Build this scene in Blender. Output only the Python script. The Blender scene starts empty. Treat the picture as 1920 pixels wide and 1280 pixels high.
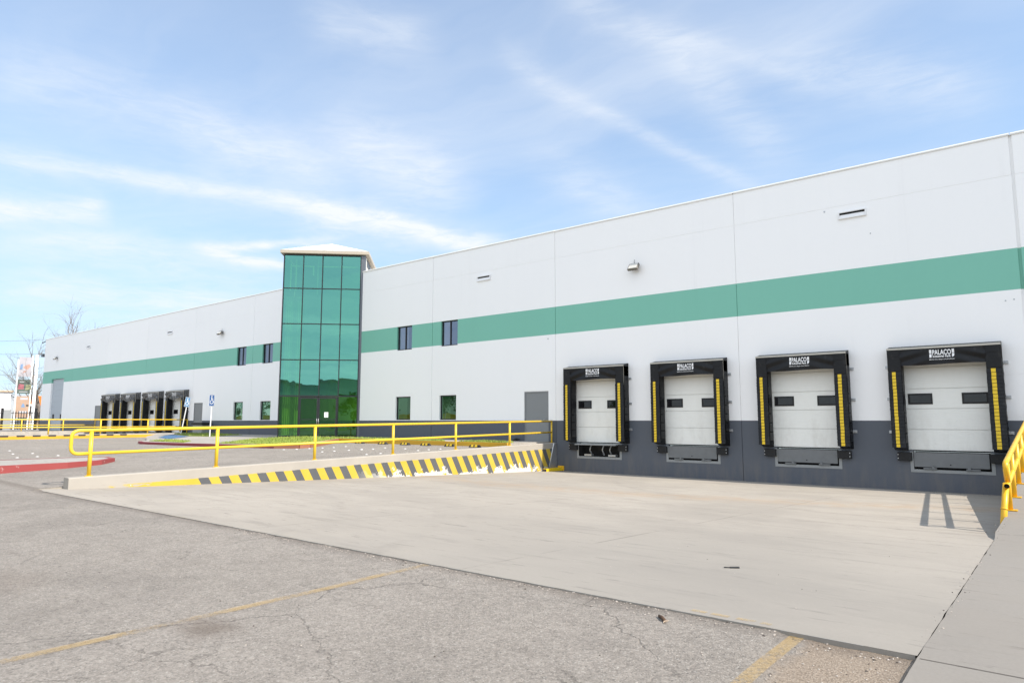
import bpy, bmesh, math, random
from mathutils import Vector, Matrix, noise
SC = bpy.context.scene
COL = SC.collection
random.seed(7)
R = math.radians

# ------------------------------------------------------------------ camera
# world: X runs along the facade (photo right = +X), Y points into the building, eye height is z = 0
YAW, PITCH = R(39.145), R(6.596)
cd = bpy.data.cameras.new("camera")
cd.lens = 24.0; cd.sensor_width = 36.0; cd.clip_start = 0.05; cd.clip_end = 6000
cam = bpy.data.objects.new("camera", cd); COL.objects.link(cam)
cam.location = (0, 0, 0)
cam.rotation_euler = (R(90) + PITCH, 0, YAW)
SC.camera = cam

# ------------------------------------------------------------------ light
SUN = Vector((1.1, 0.1, 1.0)).normalized()
sd = bpy.data.lights.new("sun", 'SUN'); sd.energy = 4.1; sd.angle = R(0.5); sd.color = (1.0, 0.925, 0.83)
sun = bpy.data.objects.new("sun", sd); COL.objects.link(sun)
sun.rotation_euler = SUN.to_track_quat('Z', 'Y').to_euler()
SC.view_settings.view_transform = 'Standard'; SC.view_settings.look = 'None'
SC.view_settings.gamma = 1.0; SC.view_settings.use_curve_mapping = False
SC.view_settings.exposure = 0.67

# ------------------------------------------------------------------ sky
def pxdir(x, y):                       # direction seen at a point of the photo, used to lay the cirrus streaks in the sky
    r = Vector((math.cos(YAW), math.sin(YAW), 0))
    f = Vector((-math.sin(YAW)*math.cos(PITCH), math.cos(YAW)*math.cos(PITCH), math.sin(PITCH)))
    return ((x-960)*r + (640-y)*r.cross(f) + 1280*f).normalized()

W = bpy.data.worlds.new("World"); SC.world = W; W.use_nodes = True
nt = W.node_tree; nt.nodes.clear()
class NG:
    """small helper to wire nodes"""
    def __init__(s, nt): s.nt = nt
    def n(s, t, **k):
        o = s.nt.nodes.new(t)
        for a, b in k.items(): setattr(o, a, b)
        return o
    def put(s, sock, v):
        if hasattr(v, 'is_output'): s.nt.links.new(v, sock)
        elif v is not None:
            if sock.type == 'RGBA' and not isinstance(v, (int, float)) and len(v) == 3: v = (*v, 1)
            if sock.type == 'RGBA' and isinstance(v, (int, float)): v = (v, v, v, 1)
            sock.default_value = v
    def m(s, op, a, b=None, c=None, clamp=False):
        o = s.n('ShaderNodeMath', operation=op, use_clamp=clamp)
        for i, v in enumerate((a, b, c)):
            if v is not None: s.put(o.inputs[i], v)
        return o.outputs[0]
    def vm(s, op, a, b=None):
        o = s.n('ShaderNodeVectorMath', operation=op)
        s.put(o.inputs[0], a)
        if b is not None: s.put(o.inputs[1], b)
        return o.outputs['Value'] if op == 'DOT_PRODUCT' else o.outputs[0]
    def mix(s, f, a, b, blend='MIX'):
        o = s.n('ShaderNodeMix', data_type='RGBA', blend_type=blend, clamp_factor=True)
        s.put(o.inputs[0], f); s.put(o.inputs[6], a); s.put(o.inputs[7], b)
        return o.outputs[2]
    def noise(s, v, scale, detail=3, rough=.5, dist=0, col=False):
        o = s.n('ShaderNodeTexNoise'); s.put(o.inputs['Vector'], v)
        o.inputs['Scale'].default_value = scale; o.inputs['Detail'].default_value = detail
        o.inputs['Roughness'].default_value = rough; o.inputs['Distortion'].default_value = dist
        return o.outputs[1 if col else 0]
    def map(s, v, sc=(1, 1, 1), loc=(0, 0, 0), rot=(0, 0, 0)):
        o = s.n('ShaderNodeMapping'); s.put(o.inputs[0], v)
        o.inputs['Location'].default_value = loc; o.inputs['Rotation'].default_value = rot; o.inputs['Scale'].default_value = sc
        return o.outputs[0]
    def step(s, v, a, b, to=(0, 1)):
        o = s.n('ShaderNodeMapRange', interpolation_type='SMOOTHSTEP'); s.put(o.inputs[0], v)
        o.inputs[1].default_value = a; o.inputs[2].default_value = b; o.inputs[3].default_value = to[0]; o.inputs[4].default_value = to[1]
        return o.outputs[0]
    def xyz(s, v):
        o = s.n('ShaderNodeSeparateXYZ'); s.put(o.inputs[0], v); return o.outputs
    def vec(s, x, y, z):
        o = s.n('ShaderNodeCombineXYZ')
        for i, v in enumerate((x, y, z)): s.put(o.inputs[i], v)
        return o.outputs[0]
g = NG(nt)
tc = g.n('ShaderNodeTexCoord'); d = tc.outputs['Generated']
sky = g.n('ShaderNodeTexSky', sky_type='NISHITA', sun_disc=False)
sky.sun_elevation = math.asin(SUN.z); sky.sun_rotation = math.atan2(SUN.x, SUN.y)
sky.altitude = 0; sky.air_density = 1.0; sky.dust_density = 0.15; sky.ozone_density = 1.0
X, Y, Z = g.xyz(d)
zc = g.m('MAXIMUM', Z, 0.04)
pl = g.vec(g.m('DIVIDE', X, zc), g.m('DIVIDE', Y, zc), 0.0)
warp = g.noise(pl, 0.9, 4, .6, col=True)
plw = g.vm('ADD', pl, g.vm('MULTIPLY', warp, (0.9, 0.9, 0)))
veil = g.noise(g.map(plw, (.28, 1.0, 1), rot=(0, 0, R(-62))), .62, 6, .58)
veil = g.step(veil, .30, .76)
fib = g.noise(g.map(plw, (.5, 3.2, 1), rot=(0, 0, R(-62))), 2.2, 5, .65)
fine = g.noise(g.map(d, (6, 6, 30)), 2.6, 6, .68, .5)
wob = g.m('MULTIPLY', g.m('SUBTRACT', g.noise(d, 5.5, 4, .6), .5), .035)
acc = None
for (ax, ay, bx, by, wdeg, amp, taper) in (
    (-60, 282, 580, 384, .55, .42, .15), (520, 374, 960, 470, .62, .85, .2), (560, 418, 800, 440, 1.0, .35, .3), (360, 459, 640, 450, .28, .7, .3),
    (362, 456, 560, 502, .32, .75, .25), (-40, 388, 205, 398, .7, .5, .15), (230, 190, 640, 330, 1.5, .32, .3), (-60, 120, 300, 190, 1.6, .22, .3), (560, 20, 830, 90, 1.2, .22, .3),
    (600, 235, 900, 385, 1.7, .34, .35), (1040, -10, 1300, 100, 1.0, .20, .3), (1240, 70, 1500, 330, 1.4, .20, .3),
    (930, 90, 1110, 205, .8, .20, .3), (1060, 180, 1440, 362, .5, .24, .2), (1180, 50, 1560, 150, .6, .14, .3),
    (1430, 110, 1900, 180, 1.5, .26, .3), (-40, 532, 470, 585, 1.1, .42, .2), (60, 462, 560, 520, .9, .28, .3),
    (-50, 448, 420, 462, .6, .25, .3), (280, 545, 560, 590, .8, .30, .3), (1000, 290, 1240, 420, 1.4, .25, .4)):
    a, b = pxdir(ax, ay), pxdir(bx, by)
    n_ = a.cross(b).normalized(); t_ = (b - a*a.dot(b)).normalized(); L = math.acos(a.dot(b))
    across = g.m('ADD', g.vm('DOT_PRODUCT', d, tuple(n_)), wob)
    q = g.m('DIVIDE', across, math.sin(R(wdeg)) * 1.15)
    prof = g.m('DIVIDE', 1.0, g.m('ADD', 1.0, g.m('POWER', g.m('MULTIPLY', q, q), 1.4)))
    al = g.vm('DOT_PRODUCT', d, tuple(t_))
    fr = g.m('MULTIPLY', g.step(al, -L*taper*.4, L*taper), g.step(al, math.sin(L)*1.08, math.sin(L)*(1-taper)))
    v = g.m('MULTIPLY', g.m('MULTIPLY', prof, fr), min(.8, amp*1.15))
    acc = v if acc is None else g.m('ADD', acc, g.m('MULTIPLY', v, g.m('SUBTRACT', 1.0, acc, clamp=True)))
acc = g.m('MULTIPLY', acc, g.m('ADD', .5, g.m('MULTIPLY', g.step(fine, .28, .72), .6)))
cov = g.m('ADD', g.m('ADD', acc, g.m('MULTIPLY', g.m('MULTIPLY', veil, g.m('ADD', .45, g.m('MULTIPLY', fib, .8))), .40)), .16)
hz = g.step(Z, .16, .02, (0, .16))
cov = g.m('ADD', cov, hz, clamp=True)
CLOUD = (3.95, 4.15, 4.4)      # cirrus as bright as the blue it veils, plus a brighter unseen bank added behind the camera to lift the wall
bright = g.step(g.m('ADD', g.m('MULTIPLY', X, .45), g.m('MULTIPLY', Y, -1.0)), -.1, .75, (1.0, 1.85))
cov = g.m('ADD', cov, g.step(g.m('MULTIPLY', Y, -1.0), .0, .6, (0, .4)), clamp=True)
CLOUD = g.vm('MULTIPLY', CLOUD, g.vec(bright, bright, bright))
base = sky.outputs[0]                   # thin high haze evens out the glare along the horizon
base = g.vm('MULTIPLY', g.vm('DIVIDE', base, g.vm('ADD', (1, 1, 1), g.vm('MULTIPLY', base, (.13, .105, .095)))), (1.02, 1.20, 1.36))
base = g.vm('MULTIPLY', base, g.vec(g.step(Z, .02, .34, (.66, 1)), g.step(Z, .02, .34, (.76, 1)), g.step(Z, .02, .34, (.86, 1))))
skyc = g.mix(cov, base, CLOUD)
bg = g.n('ShaderNodeBackground'); g.put(bg.inputs[0], skyc); bg.inputs[1].default_value = 0.15
out = g.n('ShaderNodeOutputWorld'); nt.links.new(bg.outputs[0], out.inputs[0])

# ------------------------------------------------------------------ materials
MATS = {}
def newmat(name):
    m = bpy.data.materials.new(name); m.use_nodes = True
    nt = m.node_tree; nt.nodes.clear(); g = NG(nt)
    o = g.n('ShaderNodeOutputMaterial'); b = g.n('ShaderNodeBsdfPrincipled')
    nt.links.new(b.outputs[0], o.inputs[0]); MATS[name] = m
    co = g.n('ShaderNodeTexCoord').outputs['Object']
    return m, g, b, co
def setb(g, b, col=None, rough=None, metal=None, spec=None):
    if col is not None: g.put(b.inputs['Base Color'], col)
    if rough is not None: g.put(b.inputs['Roughness'], rough)
    if metal is not None: g.put(b.inputs['Metallic'], metal)
    if spec is not None: g.put(b.inputs['Specular IOR Level'], spec)
def bump(g, b, h, strength=.3, dist=.01):
    o = g.n('ShaderNodeBump'); g.put(o.inputs['Height'], h); o.inputs['Strength'].default_value = strength; o.inputs['Distance'].default_value = dist
    g.nt.links.new(o.outputs[0], b.inputs['Normal'])
def plain(name, col, rough=.6, metal=0., var=.12, sc=3., spec=.5, fine=0., bmp=0.):
    m, g, b, co = newmat(name)
    n = g.noise(co, sc, 5, .6)
    k = g.m('ADD', 1 - var*.5, g.m('MULTIPLY', n, var))
    if fine: k = g.m('MULTIPLY', k, g.m('ADD', 1-fine*.5, g.m('MULTIPLY', g.noise(co, sc*22, 3, .6), fine)))
    c = g.vm('MULTIPLY', col, g.vec(k, k, k))
    setb(g, b, c, g.m('ADD', rough-.06, g.m('MULTIPLY', n, .12)), metal, spec)
    if bmp: bump(g, b, g.noise(co, sc*12, 4, .6), bmp, .01)
    return m
def wallpaint(name, col, streak=.05, grime=0.):
    m, g, b, co = newmat(name)
    a = g.noise(g.map(co, (1, 1, .12)), 1.3, 5, .6); c = g.noise(co, .18, 3, .5); f = g.noise(co, 9, 4, .6)
    k = g.m('ADD', 1 - streak*1.5, g.m('MULTIPLY', g.m('ADD', g.m('ADD', a, c), f), streak))
    xw, _y, zw = g.xyz(co)
    pn = g.n('ShaderNodeTexWhiteNoise', noise_dimensions='1D'); g.put(pn.inputs['W'], g.m('FLOOR', g.m('DIVIDE', g.m('ADD', xw, .8), 8.13)))
    k = g.m('MULTIPLY', k, g.m('ADD', .985, g.m('MULTIPLY', pn.outputs[0], .03)))
    dr = g.m('MULTIPLY', g.step(g.noise(g.map(co, (1.6, 1, .05)), 1.6, 5, .7), .55, .8), g.step(g.noise(co, .5, 4, .6), .4, .7))
    k = g.m('SUBTRACT', k, g.m('MULTIPLY', dr, .075))
    cc = g.vm('MULTIPLY', col, g.vec(k, k, k))
    if grime:                       # dust and scuffs near the foot of the dock wall
        z = g.xyz(co)[2]
        mk = g.m('MULTIPLY', g.step(z, -.9, -2.1), g.step(g.noise(g.map(co, (1.6, 1, .35)), 1.5, 6, .68), .38, .68))
        cc = g.mix(g.m('MULTIPLY', mk, grime), cc, (.20, .175, .15))
    setb(g, b, cc, .55, 0, .4); bump(g, b, f, .08, .004)
    return m
wallpaint('white_paint', (.885, .882, .875), .02)
wallpaint('green_paint', (.19, .478, .375), .04)
wallpaint('grey_paint', (.088, .100, .122), .09, .38)
plain('door_grey', (.205, .215, .22), .5, var=.08)
plain('bay_grey', (.40, .44, .48), .5, var=.08)
plain('roof_white', (.70, .69, .66), .5, var=.1, sc=2)
plain('trim_beige', (.44, .40, .33), .6, var=.15)
plain('cream', (.66, .63, .56), .6, var=.12); plain('fascia_tan', (.40, .35, .28), .6, var=.12)
plain('alu_dark', (.035, .037, .042), .42, .5, var=.2)
plain('alu_mid', (.14, .15, .165), .4, .6, var=.2)
plain('steel', (.45, .46, .47), .45, .8, var=.25, sc=6)
plain('galv', (.55, .56, .57), .45, .5, var=.2, sc=8)
plain('lip_grey', (.155, .163, .168), .5, .1, var=.35, sc=5)
plain('rim_grey', (.27, .28, .28), .6, 0, var=.2, sc=5)
plain('rubber', (.012, .012, .013), .7, var=.4, sc=8)
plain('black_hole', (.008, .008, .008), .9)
m, g, b, co = newmat('vinyl')           # black shelter fabric, dusty
n = g.noise(co, 4, 6, .65); dust = g.step(g.noise(g.map(co, (1, 1, .5)), 3.5, 6, .72), .54, .78)
setb(g, b, g.mix(g.m('MULTIPLY', dust, .34), (.0075, .008, .0095), (.10, .095, .085)), g.m('ADD', .36, g.m('MULTIPLY', n, .2)), 0, .28)
bump(g, b, g.noise(co, 14, 4, .6), .25, .02)
m, g, b, co = newmat('vinyl_faded')     # the sun-bleached fabric on the far row
n = g.step(g.noise(g.map(co, (1, 1, .6), rot=(0, .5, 0)), 5, 6, .7), .38, .72)
setb(g, b, g.mix(n, (.028, .028, .03), (.22, .21, .20)), .6)
bump(g, b, g.noise(co, 6, 4, .6), .5, .05)
plain('guide_yellow', (.74, .50, .010), .5, var=.2, sc=7)
m, g, b, co = newmat('rail_yellow')     # enamel on steel pipe, chipped to orange primer and rust
n = g.noise(co, 1.3, 4, .6); ch = g.step(g.noise(co, 7, 6, .7), .66, .74)
c = g.mix(n, (.70, .45, .022), (.76, .52, .04)); c = g.mix(g.m('MULTIPLY', ch, .7), c, (.45, .17, .03))
setb(g, b, c, .38, 0, .5); bump(g, b, g.noise(co, 30, 3, .6), .05, .004)
m, g, b, co = newmat('rail_amber')
n = g.noise(co, 1.3, 4, .6); ch = g.step(g.noise(co, 9, 6, .7), .66, .74)
c = g.mix(n, (.70, .36, .010), (.76, .45, .02)); c = g.mix(g.m('MULTIPLY', ch, .7), c, (.32, .10, .03))
setb(g, b, c, .38, 0, .5)
plain('sign_white', (.80, .80, .80), .5, var=.06)
plain('letter_white', (.82, .82, .82), .6, var=.06)
plain('sign_blue', (.045, .12, .30), .4, var=.2)
plain('sign_faded', (.13, .28, .46), .5, var=.3)
plain('blue_paint', (.06, .14, .26), .7, var=.9, sc=1.2)
plain('curb_yellow', (.58, .33, .02), .7, var=.35, sc=2.5, fine=.2)
plain('curb_black', (.035, .036, .04), .7, var=.3)
m, g, b, co = newmat('curb_red')
ch = g.step(g.noise(co, 3.2, 6, .7), .62, .70)
setb(g, b, g.mix(ch, g.mix(g.noise(co, 1, 3), (.25, .036, .038), (.32, .065, .06)), (.5, .42, .38)), .7)
plain('curb_maroon', (.22, .030, .04), .7, var=.3)
plain('orange', (.75, .20, .02), .6, var=.1)
plain('tan', (.55, .42, .30), .8, var=.15)
plain('iron', (.015, .015, .017), .5, .3)
plain('bark', (.20, .165, .14), .9, var=.4, sc=2)
plain('wood_chip', (.10, .055, .03), .9, var=.5, sc=40)
plain('pebble', (.42, .37, .32), .9, var=.6, sc=9)
plain('opp_wall', (.46, .50, .40), .7, var=.2, sc=.2)
plain('leaf', (.05, .095, .025), .7, var=.6, sc=1)
plain('curtain_cloth', (.45, .50, .42), .9, var=.2)
plain('room_dark', (.05, .055, .05), .9); plain('room_wall', (.40, .43, .30), .9, var=.3)
plain('room_floor', (.25, .24, .2), .6)
plain('paper', (.85, .85, .83), .7, var=.04)
plain('lens_glass', (.62, .60, .54), .2, 0, var=.3, sc=20)
plain('lamp_body', (.20, .185, .165), .5, .3)
plain('brown_dark', (.075, .058, .045), .7)
plain('stud_white', (.62, .61, .59), .4, var=.05)
plain('terracotta', (.30, .12, .07), .8)

m, g, b, co = newmat('door_panel')      # insulated sectional door, fine horizontal ribs
z = g.xyz(co)[2]
w = g.m('SINE', g.m('MULTIPLY', z, 2*math.pi/.103))
n = g.noise(g.map(co, (1, 1, .3)), 2, 4, .6)
oi = g.n('ShaderNodeObjectInfo').outputs['Random']
co2 = g.vm('ADD', co, g.vec(g.m('MULTIPLY', oi, 40.0), 0, 0))
dirt = g.m('MULTIPLY', g.step(g.noise(g.map(co2, (1.2, 1, .5)), 1.9, 6, .7), .46, .74), g.step(z, .6, -.9, (.25, 1)))
setb(g, b, g.mix(g.m('MULTIPLY', dirt, .30), g.mix(n, (.76, .765, .72), (.83, .83, .79)), (.38, .35, .30)), .45, 0, .4); bump(g, b, g.m('POWER', g.m('ABSOLUTE', w), 8.0), .25, .006)

def concrete(name, c0, c1, rust=0., sc=1.):
    m, g, b, co = newmat(name)
    big = g.noise(co, .22*sc, 4, .55); mid = g.noise(g.map(co, (1, .35, 1)), 1.1*sc, 6, .65); fi = g.noise(co, 38, 4, .65)
    c = g.mix(g.m('ADD', g.m('MULTIPLY', big, .7), g.m('MULTIPLY', mid, .4)), c0, c1)
    k = g.m('ADD', .88, g.m('MULTIPLY', fi, .24)); c = g.vm('MULTIPLY', c, g.vec(k, k, k))
    sp = g.step(g.noise(g.map(co, (.25, 1.6, 1), rot=(0, 0, R(22))), 2.2, 6, .7), .53, .70)   # tyre scuffs
    c = g.mix(g.m('MULTIPLY', sp, .42), c, (.20, .18, .155))
    sp2 = g.step(g.noise(g.map(co, (.5, 3.4, 1), rot=(0, 0, R(-14))), 3.1, 5, .7), .60, .67)
    c = g.mix(g.m('MULTIPLY', sp2, .55), c, (.13, .115, .10))
    bl = g.step(g.noise(g.map(co, (.5, 1, 1)),   .55, 6, .7), .42, .64)
    c = g.mix(g.m('MULTIPLY', bl, .38), c, (.25, .225, .195))
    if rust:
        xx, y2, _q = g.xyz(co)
        falloff = g.m('MULTIPLY', g.step(g.m('ADD', xx, g.m('MULTIPLY', mid, 4.0)), -9.0, -.5), g.step(g.m('ADD', y2, g.m('MULTIPLY', big, 5.0)), 17.5, 8.5))  # light falloff painted into the slab colour, greyer towards the front right
        c = g.mix(g.m('MULTIPLY', falloff, .5), c, (.235, .222, .200))
        lines = None                    # sawn joints, half filled with dust
        for (ax, pos) in ((xx, -4.85), (xx, -8.9), (xx, -12.95), (y2, 11.4), (y2, 17.6)):
            l = g.step(g.m('ABSOLUTE', g.m('SUBTRACT', ax, pos)), .022, .006); lines = l if lines is None else g.m('MAXIMUM', lines, l)
        c = g.mix(g.m('MULTIPLY', lines, g.step(g.noise(co, .7, 5, .7), .38, .66, (0, .55))), c, (.12, .105, .09))
        for (cx, cy, rr) in ((-2.0, 26.0, 11.6), (-2.0, 26.0, 13.4), (-16.5, 0.5, 9.5), (-16.5, .5, 11.3), (-9.0, 34.0, 20.2), (-9.0, 34.0, 22.1)):
            dd_ = g.m('SQRT', g.m('ADD', g.m('POWER', g.m('SUBTRACT', xx, cx), 2.0), g.m('POWER', g.m('SUBTRACT', y2, cy), 2.0)))
            tk = g.step(g.m('ABSOLUTE', g.m('SUBTRACT', dd_, rr)), .17, .06)
            c = g.mix(g.m('MULTIPLY', tk, g.step(g.noise(g.map(co, (1, 1, 1)), .8, 6, .75), .45, .75, (0, .34))), c, (.15, .135, .12))
        x, y, _ = g.xyz(co)
        arc = g.m('SUBTRACT', y, g.m('ADD', 15.2, g.m('MULTIPLY', g.m('POWER', g.m('ADD', x, 11.0), 2.0), .035)))
        arc = g.m('ADD', arc, g.m('MULTIPLY', g.m('SUBTRACT', g.noise(co, .9, 4, .6), .5), 1.3))
        a1 = g.step(g.m('ABSOLUTE', arc), 1.3, .1)
        c = g.mix(g.m('MULTIPLY', g.m('MULTIPLY', a1, g.step(g.noise(co, 2.3, 5, .7), .35, .62)), rust), c, (.36, .26, .17))
    setb(g, b, c, .85, 0, .25)
    bump(g, b, g.m('ADD', fi, g.m('MULTIPLY', mid, .8)), .18, .006)
    return m
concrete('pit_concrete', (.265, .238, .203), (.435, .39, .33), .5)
concrete('slab_concrete', (.20, .184, .162), (.285, .262, .232))
concrete('curb_concrete', (.33, .305, .27), (.46, .425, .375), sc=3)
concrete('walk_concrete', (.32, .298, .268), (.42, .388, .345))

m, g, b, co = newmat('asphalt')
big = g.noise(co, .13, 5, .6); mid = g.noise(co, .9, 6, .65)
ag = g.n('ShaderNodeTexVoronoi'); g.put(ag.inputs['Vector'], co); ag.inputs['Scale'].default_value = 105
agn = g.step(g.noise(co, 75, 5, .75), .30, .70); ag2 = g.step(g.noise(co, 24, 4, .7), .32, .68); ag3 = g.step(g.noise(co, 7, 5, .7), .32, .68)
base = g.mix(g.m('ADD', g.m('MULTIPLY', big, .6), g.m('MULTIPLY', mid, .45)), (.192, .171, .147), (.365, .327, .285))
k = g.m('ADD', .55, g.m('ADD', g.m('ADD', g.m('MULTIPLY', agn, .42), g.m('MULTIPLY', ag2, .30)), g.m('MULTIPLY', ag3, .18)))
c = g.vm('MULTIPLY', base, g.vec(k, k, k))
c = g.mix(g.step(g.xyz(ag.outputs['Color'])[0], .90, .97, (0, .45)), c, (.52, .49, .44))            # bare pale stones
c = g.mix(g.step(g.xyz(ag.outputs['Color'])[1], .93, .98, (0, .6)), c, (.09, .084, .076))           # dark stones and pits
wc = g.vm('ADD', co, g.vm('MULTIPLY', g.noise(co, 1.7, 5, .65, col=True), (.5, .5, 0)))
vo = g.n('ShaderNodeTexVoronoi', feature='DISTANCE_TO_EDGE'); g.put(vo.inputs['Vector'], g.map(wc, (.75, 1.0, 1))); vo.inputs['Scale'].default_value = .52
crk = g.m('MULTIPLY', g.step(vo.outputs['Distance'], .006, .001), g.step(g.noise(co, .8, 4, .6), .40, .60))
c = g.mix(g.m('MULTIPLY', crk, .48), c, (.065, .057, .050))
vo2 = g.n('ShaderNodeTexVoronoi', feature='DISTANCE_TO_EDGE'); g.put(vo2.inputs['Vector'], g.vm('ADD', co, g.vm('MULTIPLY', g.noise(co, 3.1, 5, .7, col=True), (.4, .4, 0)))); vo2.inputs['Scale'].default_value = 1.5
crk2 = g.m('MULTIPLY', g.step(vo2.outputs['Distance'], .018, .003), g.step(g.noise(co, .55, 4, .65), .50, .64))
c = g.mix(g.m('MULTIPLY', crk2, .5), c, (.085, .074, .064))
patch = g.step(g.noise(co, .42, 5, .7), .50, .60)
c = g.mix(g.m('MULTIPLY', patch, .16), c, (.115, .105, .095))
x, y, _ = g.xyz(co)
# bare earth where the surface has broken away beside the slab corner
wx = g.m('MULTIPLY', g.m('SUBTRACT', g.noise(co, 3, 5, .65), .5), .5)
dm = g.m('MULTIPLY', g.step(g.m('ADD', x, wx), -1.62, -1.42), g.step(g.m('ADD', y, wx), 2.2, 3.9))
dm = g.m('MULTIPLY', dm, g.m('MULTIPLY', g.step(x, -.6, -.8), g.step(y, 5.3, 5.2)))
c = g.mix(g.m('MULTIPLY', dm, .85), c, g.mix(agn, (.17, .125, .085), (.44, .36, .28)))
# crumbs and dirt along the joint with the pit slab
ed = g.m('MULTIPLY', g.step(g.m('ADD', y, g.m('MULTIPLY', wx, .6)), 4.85, 5.15), g.step(y, 5.3, 5.2))
c = g.mix(g.m('MULTIPLY', ed, .45), c, (.13, .105, .085))
for (sx, sy, rr, am) in ((-5.0, 2.62, .5, .5), (-8.0, 2.0, 1.1, .28), (-3.0, 1.7, .9, .18)):                    # oil and rust stains
    ds = g.m('SQRT', g.m('ADD', g.m('POWER', g.m('SUBTRACT', x, sx), 2.0), g.m('POWER', g.m('MULTIPLY', g.m('SUBTRACT', y, sy), 1.6), 2.0)))
    c = g.mix(g.m('MULTIPLY', g.step(g.m('ADD', ds, wx), rr, rr*.1), am), c, (.13, .095, .07))
setb(g, b, c, .9, 0, .2)
bump(g, b, g.m('SUBTRACT', g.m('ADD', agn, g.m('MULTIPLY', ag2, .7)), g.m('MULTIPLY', crk, 1.5)), .55, .012)

m, g, b, co = newmat('worn_line')       # yellow paint worn down to the stones
n = g.noise(co, 45, 5, .75); n2 = g.noise(co, 2.2, 5, .65)
cov = g.step(g.m('ADD', n, g.m('MULTIPLY', n2, .8)), .74, .98)
setb(g, b, g.mix(n2, (.52, .34, .11), (.62, .43, .17)), .85)
tr = g.n('ShaderNodeBsdfTransparent'); mx = g.n('ShaderNodeMixShader')
g.put(mx.inputs[0], g.m('MULTIPLY', cov, .36)); g.nt.links.new(tr.outputs[0], mx.inputs[1]); g.nt.links.new(b.outputs[0], mx.inputs[2])
g.nt.links.new(mx.outputs[0], [n for n in g.nt.nodes if n.type == 'OUTPUT_MATERIAL'][0].inputs[0])

m, g, b, co = newmat('stripe_wall')     # dock side wall: bare concrete, slanted warning stripes, flaked white
x, y, z = g.xyz(co)
top = g.m('ADD', -1.25, g.m('MULTIPLY', g.m('SUBTRACT', y, 5.65), .0172))
jag = g.m('MULTIPLY', g.m('SUBTRACT', g.noise(co, 4, 5, .7), .5), .04)
below = g.step(g.m('SUBTRACT', g.m('ADD', z, jag), g.m('SUBTRACT', top, .235)), .008, -.008)
s = g.m('DIVIDE', g.m('SUBTRACT', g.m('ADD', y, g.m('MULTIPLY', g.m('ADD', z, 1.42), .57)), 11.49), .54)
yel = g.m('LESS_THAN', g.m('SUBTRACT', s, g.m('FLOOR', s)), .5)
yel = g.m('MAXIMUM', yel, g.m('LESS_THAN', y, 8.52))
n = g.noise(co, 1.5, 5, .6); n3 = g.noise(co, 26, 4, .7)
conc = g.mix(g.noise(co, 1.1, 6, .65), (.30, .275, .24), (.42, .385, .335))
conc = g.mix(g.step(g.noise(g.map(co, (1, 1, 3)), 3.2, 6, .7), .60, .72, (0, .4)), conc, (.28, .25, .22))
paint = g.mix(yel, g.mix(n, (.075, .078, .084), (.115, .118, .122)), g.mix(n, (.46, .325, .03), (.56, .41, .07)))
floor_ = g.m('SUBTRACT', -1.48, g.m('MULTIPLY', g.m('SUBTRACT', y, 5.6), .0337))
h = g.m('SUBTRACT', z, floor_)
pk = g.noise(co, 2.1, 6, .68); reg = g.step(y, 13.2, 15.5)
reach = g.m('ADD', .02, g.m('MULTIPLY', g.step(y, 19.0, 21.3), g.m('MULTIPLY', g.step(y, 23.2, 22.0), .10)))
peel = g.step(g.m('ADD', g.m('SUBTRACT', g.m('ADD', reach, .05), h), g.m('MULTIPLY', g.m('SUBTRACT', g.m('ADD', g.m('MULTIPLY', pk, .62), g.m('MULTIPLY', g.noise(co, 7.5, 5, .7), .38)), .5), 2.1)), -.012, .012)
spots = g.step(g.noise(co, 1.25, 5, .6), .655, .665)
peel = g.m('MAXIMUM', g.m('MULTIPLY', peel, reg), g.m('MULTIPLY', spots, g.step(h, .28, .1)))
left = g.step(g.m('ADD', g.m('SUBTRACT', y, 7.0), g.m('MULTIPLY', g.m('SUBTRACT', g.noise(g.map(co, (1, 1, 3)), 2.2, 6, .72), .5), 5.0)), .25, -.25)
paint = g.mix(peel, paint, (.60, .585, .555)); paint = g.mix(left, paint, conc)
chip = g.step(n3, .66, .72); paint = g.mix(g.m('MULTIPLY', chip, .5), paint, (.5, .46, .4))
setb(g, b, g.mix(below, conc, paint), .75, 0, .3); bump(g, b, g.m('ADD', n3, peel), .2, .004)

m, g, b, co = newmat('grass_ground')
n = g.noise(co, 2.5, 6, .7)
setb(g, b, g.mix(n, (.16, .22, .035), (.36, .36, .09)), .9); bump(g, b, g.noise(co, 30, 4), .6, .05)
m, g, b, co = newmat('grass_blade')
n = g.noise(co, 1.1, 4, .6)
setb(g, b, g.mix(n, (.13, .22, .03), (.34, .38, .08)), .8)

def coated_glass(name, refl, tint, fac, rough=.004):
    m = bpy.data.materials.new(name); m.use_nodes = True; nt = m.node_tree; nt.nodes.clear(); g = NG(nt); MATS[name] = m
    o = g.n('ShaderNodeOutputMaterial'); gl = g.n('ShaderNodeBsdfGlossy'); tr = g.n('ShaderNodeBsdfTransparent'); mx = g.n('ShaderNodeMixShader')
    g.put(gl.inputs[0], refl); gl.inputs['Roughness'].default_value = rough; g.put(tr.inputs[0], tint); mx.inputs[0].default_value = fac
    co = g.n('ShaderNodeTexCoord').outputs['Object']
    bp = g.n('ShaderNodeBump'); g.put(bp.inputs['Height'], g.noise(co, .75, 2, .5)); bp.inputs['Strength'].default_value = .06; bp.inputs['Distance'].default_value = .06
    nt.links.new(bp.outputs[0], gl.inputs['Normal'])
    nt.links.new(tr.outputs[0], mx.inputs[1]); nt.links.new(gl.outputs[0], mx.inputs[2]); nt.links.new(mx.outputs[0], o.inputs[0])
coated_glass('green_glass', (.155, .43, .36), (.33, .64, .22), .62)
coated_glass('entry_glass', (.16, .36, .20), (.50, .86, .24), .50)
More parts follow.
